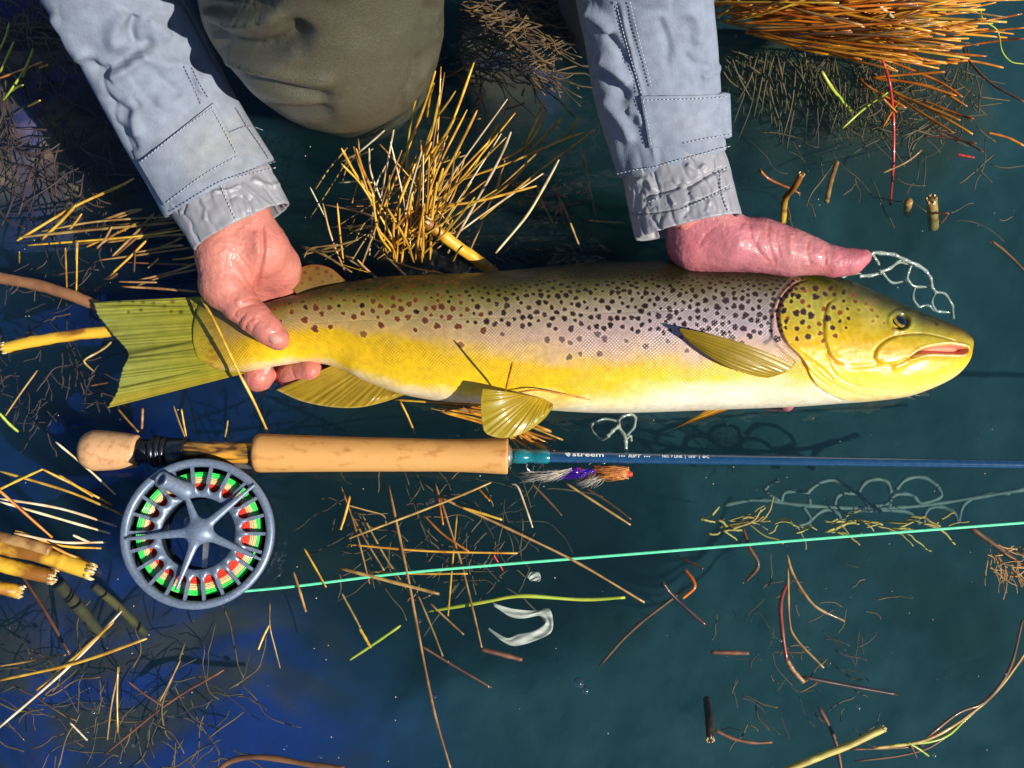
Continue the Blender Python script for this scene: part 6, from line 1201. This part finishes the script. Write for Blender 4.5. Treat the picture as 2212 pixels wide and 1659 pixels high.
# long curved leaves at the lower right and bottom
sw = empty('submerged_leaves', (0, 0, 0), 'long curved sunken leaves sweeping round the lower right corner', 'leaf')
for p, m_, r in [(((1100, 1545), (1400, 1500), (1650, 1360), (1850, 1180), (2010, 960)), 'straw_tan', 3.4), (((1420, 1480), (1600, 1340), (1760, 1270), (1900, 1080), (1975, 800)), 'straw_brown', 3.0), (((1200, 1530), (1500, 1490), (1670, 1350)), 'grass_green', 2.8), (((980, 1550), (1200, 1545), (1400, 1530)), 'straw_brown', 2.4), (((1310, 1510), (1390, 1560), (1430, 1590)), 'grass_green', 2.2), (((1320, 1510), (1360, 1600)), 'straw_brown', 2)]:
    stem(sw, c11, p, (.0, -.006), r=r, m=m_, name='leaf')
stem(sw, c11, ((1000, 1620), (1300, 1580), (1500, 1500), (1780, 1250), (1990, 1010)), (-.010, -.012), r=2.4, m='straw_brown', name='leaf')
straw('long brown curved stem breaking the bottom edge', c9, ((1060, 1680), (1150, 1620), (1300, 1605), (1520, 1640), (1700, 1660)), (.0, .002), 6.0, 'straw_brown', name='curved_stem', cat='stem', group='stems at the bottom edge')

# ------------------------------------------------------------------ drowned weed, sheets for pale reflections, and bubbles
def weeds(name, label, f, boxr, n, L, zr, m, seed, r=(1.0, 2.4), ang0=0, angs=3.1):
    rg = random.Random(seed); parts = []
    for i in range(n):
        x, y = rg.uniform(boxr[0], boxr[2]), rg.uniform(boxr[1], boxr[3]); a = ang0 + rg.uniform(-angs, angs); z = rg.uniform(*zr); pts = [(x, y)]; l = rg.uniform(*L)
        for k in range(6): a += rg.gauss(0, .26); x += l / 6 * math.cos(a); y += l / 6 * math.sin(a); pts.append((x, y))
        parts.append(stemm(f, pts, (z, z + rg.uniform(-.004, .004) if z < -.006 else z), rg.uniform(*r), n=12, sides=4))
    v, fc = joinm(parts); return obj(name, mesh(v, fc), M[m], None, label, 'weed', kind='stuff')
M['weed_purple'] = mat2('purple_brown_weed', (.085, .045, .03), (.035, .022, .03), 60, rough=.6, bump=.3)
M['weed_gold'] = mat2('gold_brown_weed', (.20, .12, .045), (.07, .045, .03), 60, rough=.6, bump=.3)
weeds('sunken_weed', 'brown sunken weed and grass-reflection strands under the water at upper left', c1, (-100, 0, 900, 1250), 200, (160, 620), (-.030, -.004), 'weed_purple', 21, r=(1.0, 2.6), ang0=.9, angs=1.2)  # strands here and in the next two also stand in for rippled grass reflections
weeds('sunken_weed', 'gold-brown sunken weed and grass-reflection strands in the upper left corner', c1, (-60, -40, 500, 420), 160, (80, 260), (-.02, -.001), 'weed_gold', 22)
weeds('sunken_weed', 'golden sunken weed and reed-reflection strands between the knee and right sleeve', c2, (740, -40, 1380, 520), 240, (120, 420), (-.02, -.001), 'weed_gold', 23, ang0=.1, angs=.9)
weeds('sunken_weed', 'thin brown sunken weed tangle at the lower left corner', c9, (60, 1100, 1250, 1680), 80, (100, 420), (-.05, -.004), 'weed_gold', 24, r=(.8, 2.0))
weeds('sunken_weed', 'purple-brown sunken weed along the left edge by the tail', c12, (-40, 40, 1100, 1659), 120, (120, 420), (-.045, -.006), 'weed_purple', 25, r=(1, 2.4))
weeds('sunken_weed', 'thin olive sunken weed below the cork grip', c10, (-60, 0, 1200, 700), 80, (120, 420), (-.06, -.006), 'weed_gold', 26, r=(.8, 2.2))
weeds('sunken_weed', 'fine sunken weed tufts in the clear water at lower right', c11, (180, 480, 1150, 1450), 60, (60, 240), (-.05, -.004), 'weed_gold', 27, r=(.7, 1.7))
weeds('sunken_weed', 'sparse sunken weed at right below the rush clump', c3, (500, 900, 2100, 1500), 26, (100, 400), (-.05, -.008), 'weed_gold', 28, r=(.8, 2.0))
weeds('sunken_weed', 'tangled tan root hairs at the right edge under the line', c11, (1760, 330, 2000, 540), 60, (60, 180), (-.006, .001), 'straw_tan', 29, r=(.7, 1.6), ang0=.6, angs=.9)
weeds('sunken_weed', 'yellow-green sunken streak of strands standing in for the glow along the line at right', c11, (100, 205, 1500, 300), 46, (60, 260), (-.03, -.008), 'reed_yellow', 31, r=(1.2, 3.4), ang0=.05, angs=.25)  # weed-shaped strands added in place of the glow along the line's underwater shadow
M['reflection_sheet'] = mat2('pale_reflection_sheet', (.46, .50, .44), (.16, .20, .17), 55, rough=.6, stretch=(1, 4, 1), bump=.3, lo=.38, hi=.62)
def reflection_sheet(label, outer, inner, f, z=-.0006):  # thin sheet added in place of a pale reflection on the water
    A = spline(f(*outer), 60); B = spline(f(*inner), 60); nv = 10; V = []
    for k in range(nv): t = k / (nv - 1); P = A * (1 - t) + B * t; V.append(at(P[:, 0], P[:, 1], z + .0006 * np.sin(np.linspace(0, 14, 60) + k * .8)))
    V = np.array(V).transpose(1, 0, 2); v, fc = slab(V, .0005); obj('pale_reflection_sheet', mesh(v, fc), M['reflection_sheet'], None, label, 'reflection_sheet')
reflection_sheet('crescent-shaped sheet standing in for a pale reflection under the yellow-green stem', ((885, 700), (1000, 735), (1120, 745), (1212, 735), (1225, 860), (1130, 915), (1010, 950), (930, 920), (850, 845)), ((885, 712), (980, 780), (1060, 790), (1150, 770), (1190, 810), (1120, 860), (1030, 880), (960, 905), (860, 850)), c10)
reflection_sheet('small oval sheet standing in for a pale reflection just under the mint line', ((1085, 545), (1110, 518), (1145, 522), (1160, 550), (1150, 570)), ((1085, 548), (1095, 568), (1120, 572), (1145, 572), (1150, 571)), c10)
M['bubble'] = mat2('air_bubble', (1, 1, 1), (1, 1, 1), 10, rough=.02, bump=0); _b = M['bubble'].node_tree.nodes['Principled BSDF']; _b.inputs['Transmission Weight'].default_value = 1; _b.inputs['IOR'].default_value = 1.2; _b.inputs['Coat Weight'].default_value = 1
for f, x, y, r, lb in [(c10, 1380, 1165, 11, 'largest air bubble in open water at lower centre'), (c10, 1418, 1208, 9, 'smaller bubble touching the largest one'), (c10, 525, 108, 7, 'bubble on the water under the cork grip'), (c10, 498, 125, 4, 'tiny bubble beside the one under the grip'), (c10, 452, 808, 5, 'bubble against the longest straw, upper one'), (c10, 542, 1245, 5, 'bubble against the longest straw, lower one'),
                    (c11, 565, 920, 5, 'bubble clinging to the deep red stem'), (c11, 1462, 1587, 4, 'tiny bubble near the bottom right'), (c11, 1018, 1310, 6, 'bubble on the water above the broken yellow reed'), (c9, 1580, 1605, 6, 'bubble near the bottom edge left of centre'), (c9, 660, 1550, 4, 'tiny bubble in the lower left water'), (c6, 1600, 998, 3.5, 'tiny bubble touching the white belly'),
                    (c9, 465, 1385, 5, 'glossy bubble in the lower left weed'), (c9, 430, 1480, 4, 'small glossy bubble lower in the weed')]:
    X, Y = f((x, y))[0]; v, fc = sphere(at(X, Y, .0008), px2m(r), 14); obj('bubble', mesh(v, fc), M['bubble'], None, lb, 'bubble', 'air bubbles on the water')
rg = random.Random(77); parts = []
for i in range(170): X, Y = rg.uniform(0, 2212), rg.uniform(880, 1659) if i % 3 else rg.uniform(300, 700); v, fc = sphere(at(X, Y, rg.uniform(-.004, .0004)), px2m(rg.uniform(.5, 1.5)), 5); parts.append((v, fc))
v, fc = joinm(parts); obj('floating_specks', mesh(v, fc), M['straw_pale'], None, 'tiny pale specks drifting on and in the open water', 'specks', kind='stuff')
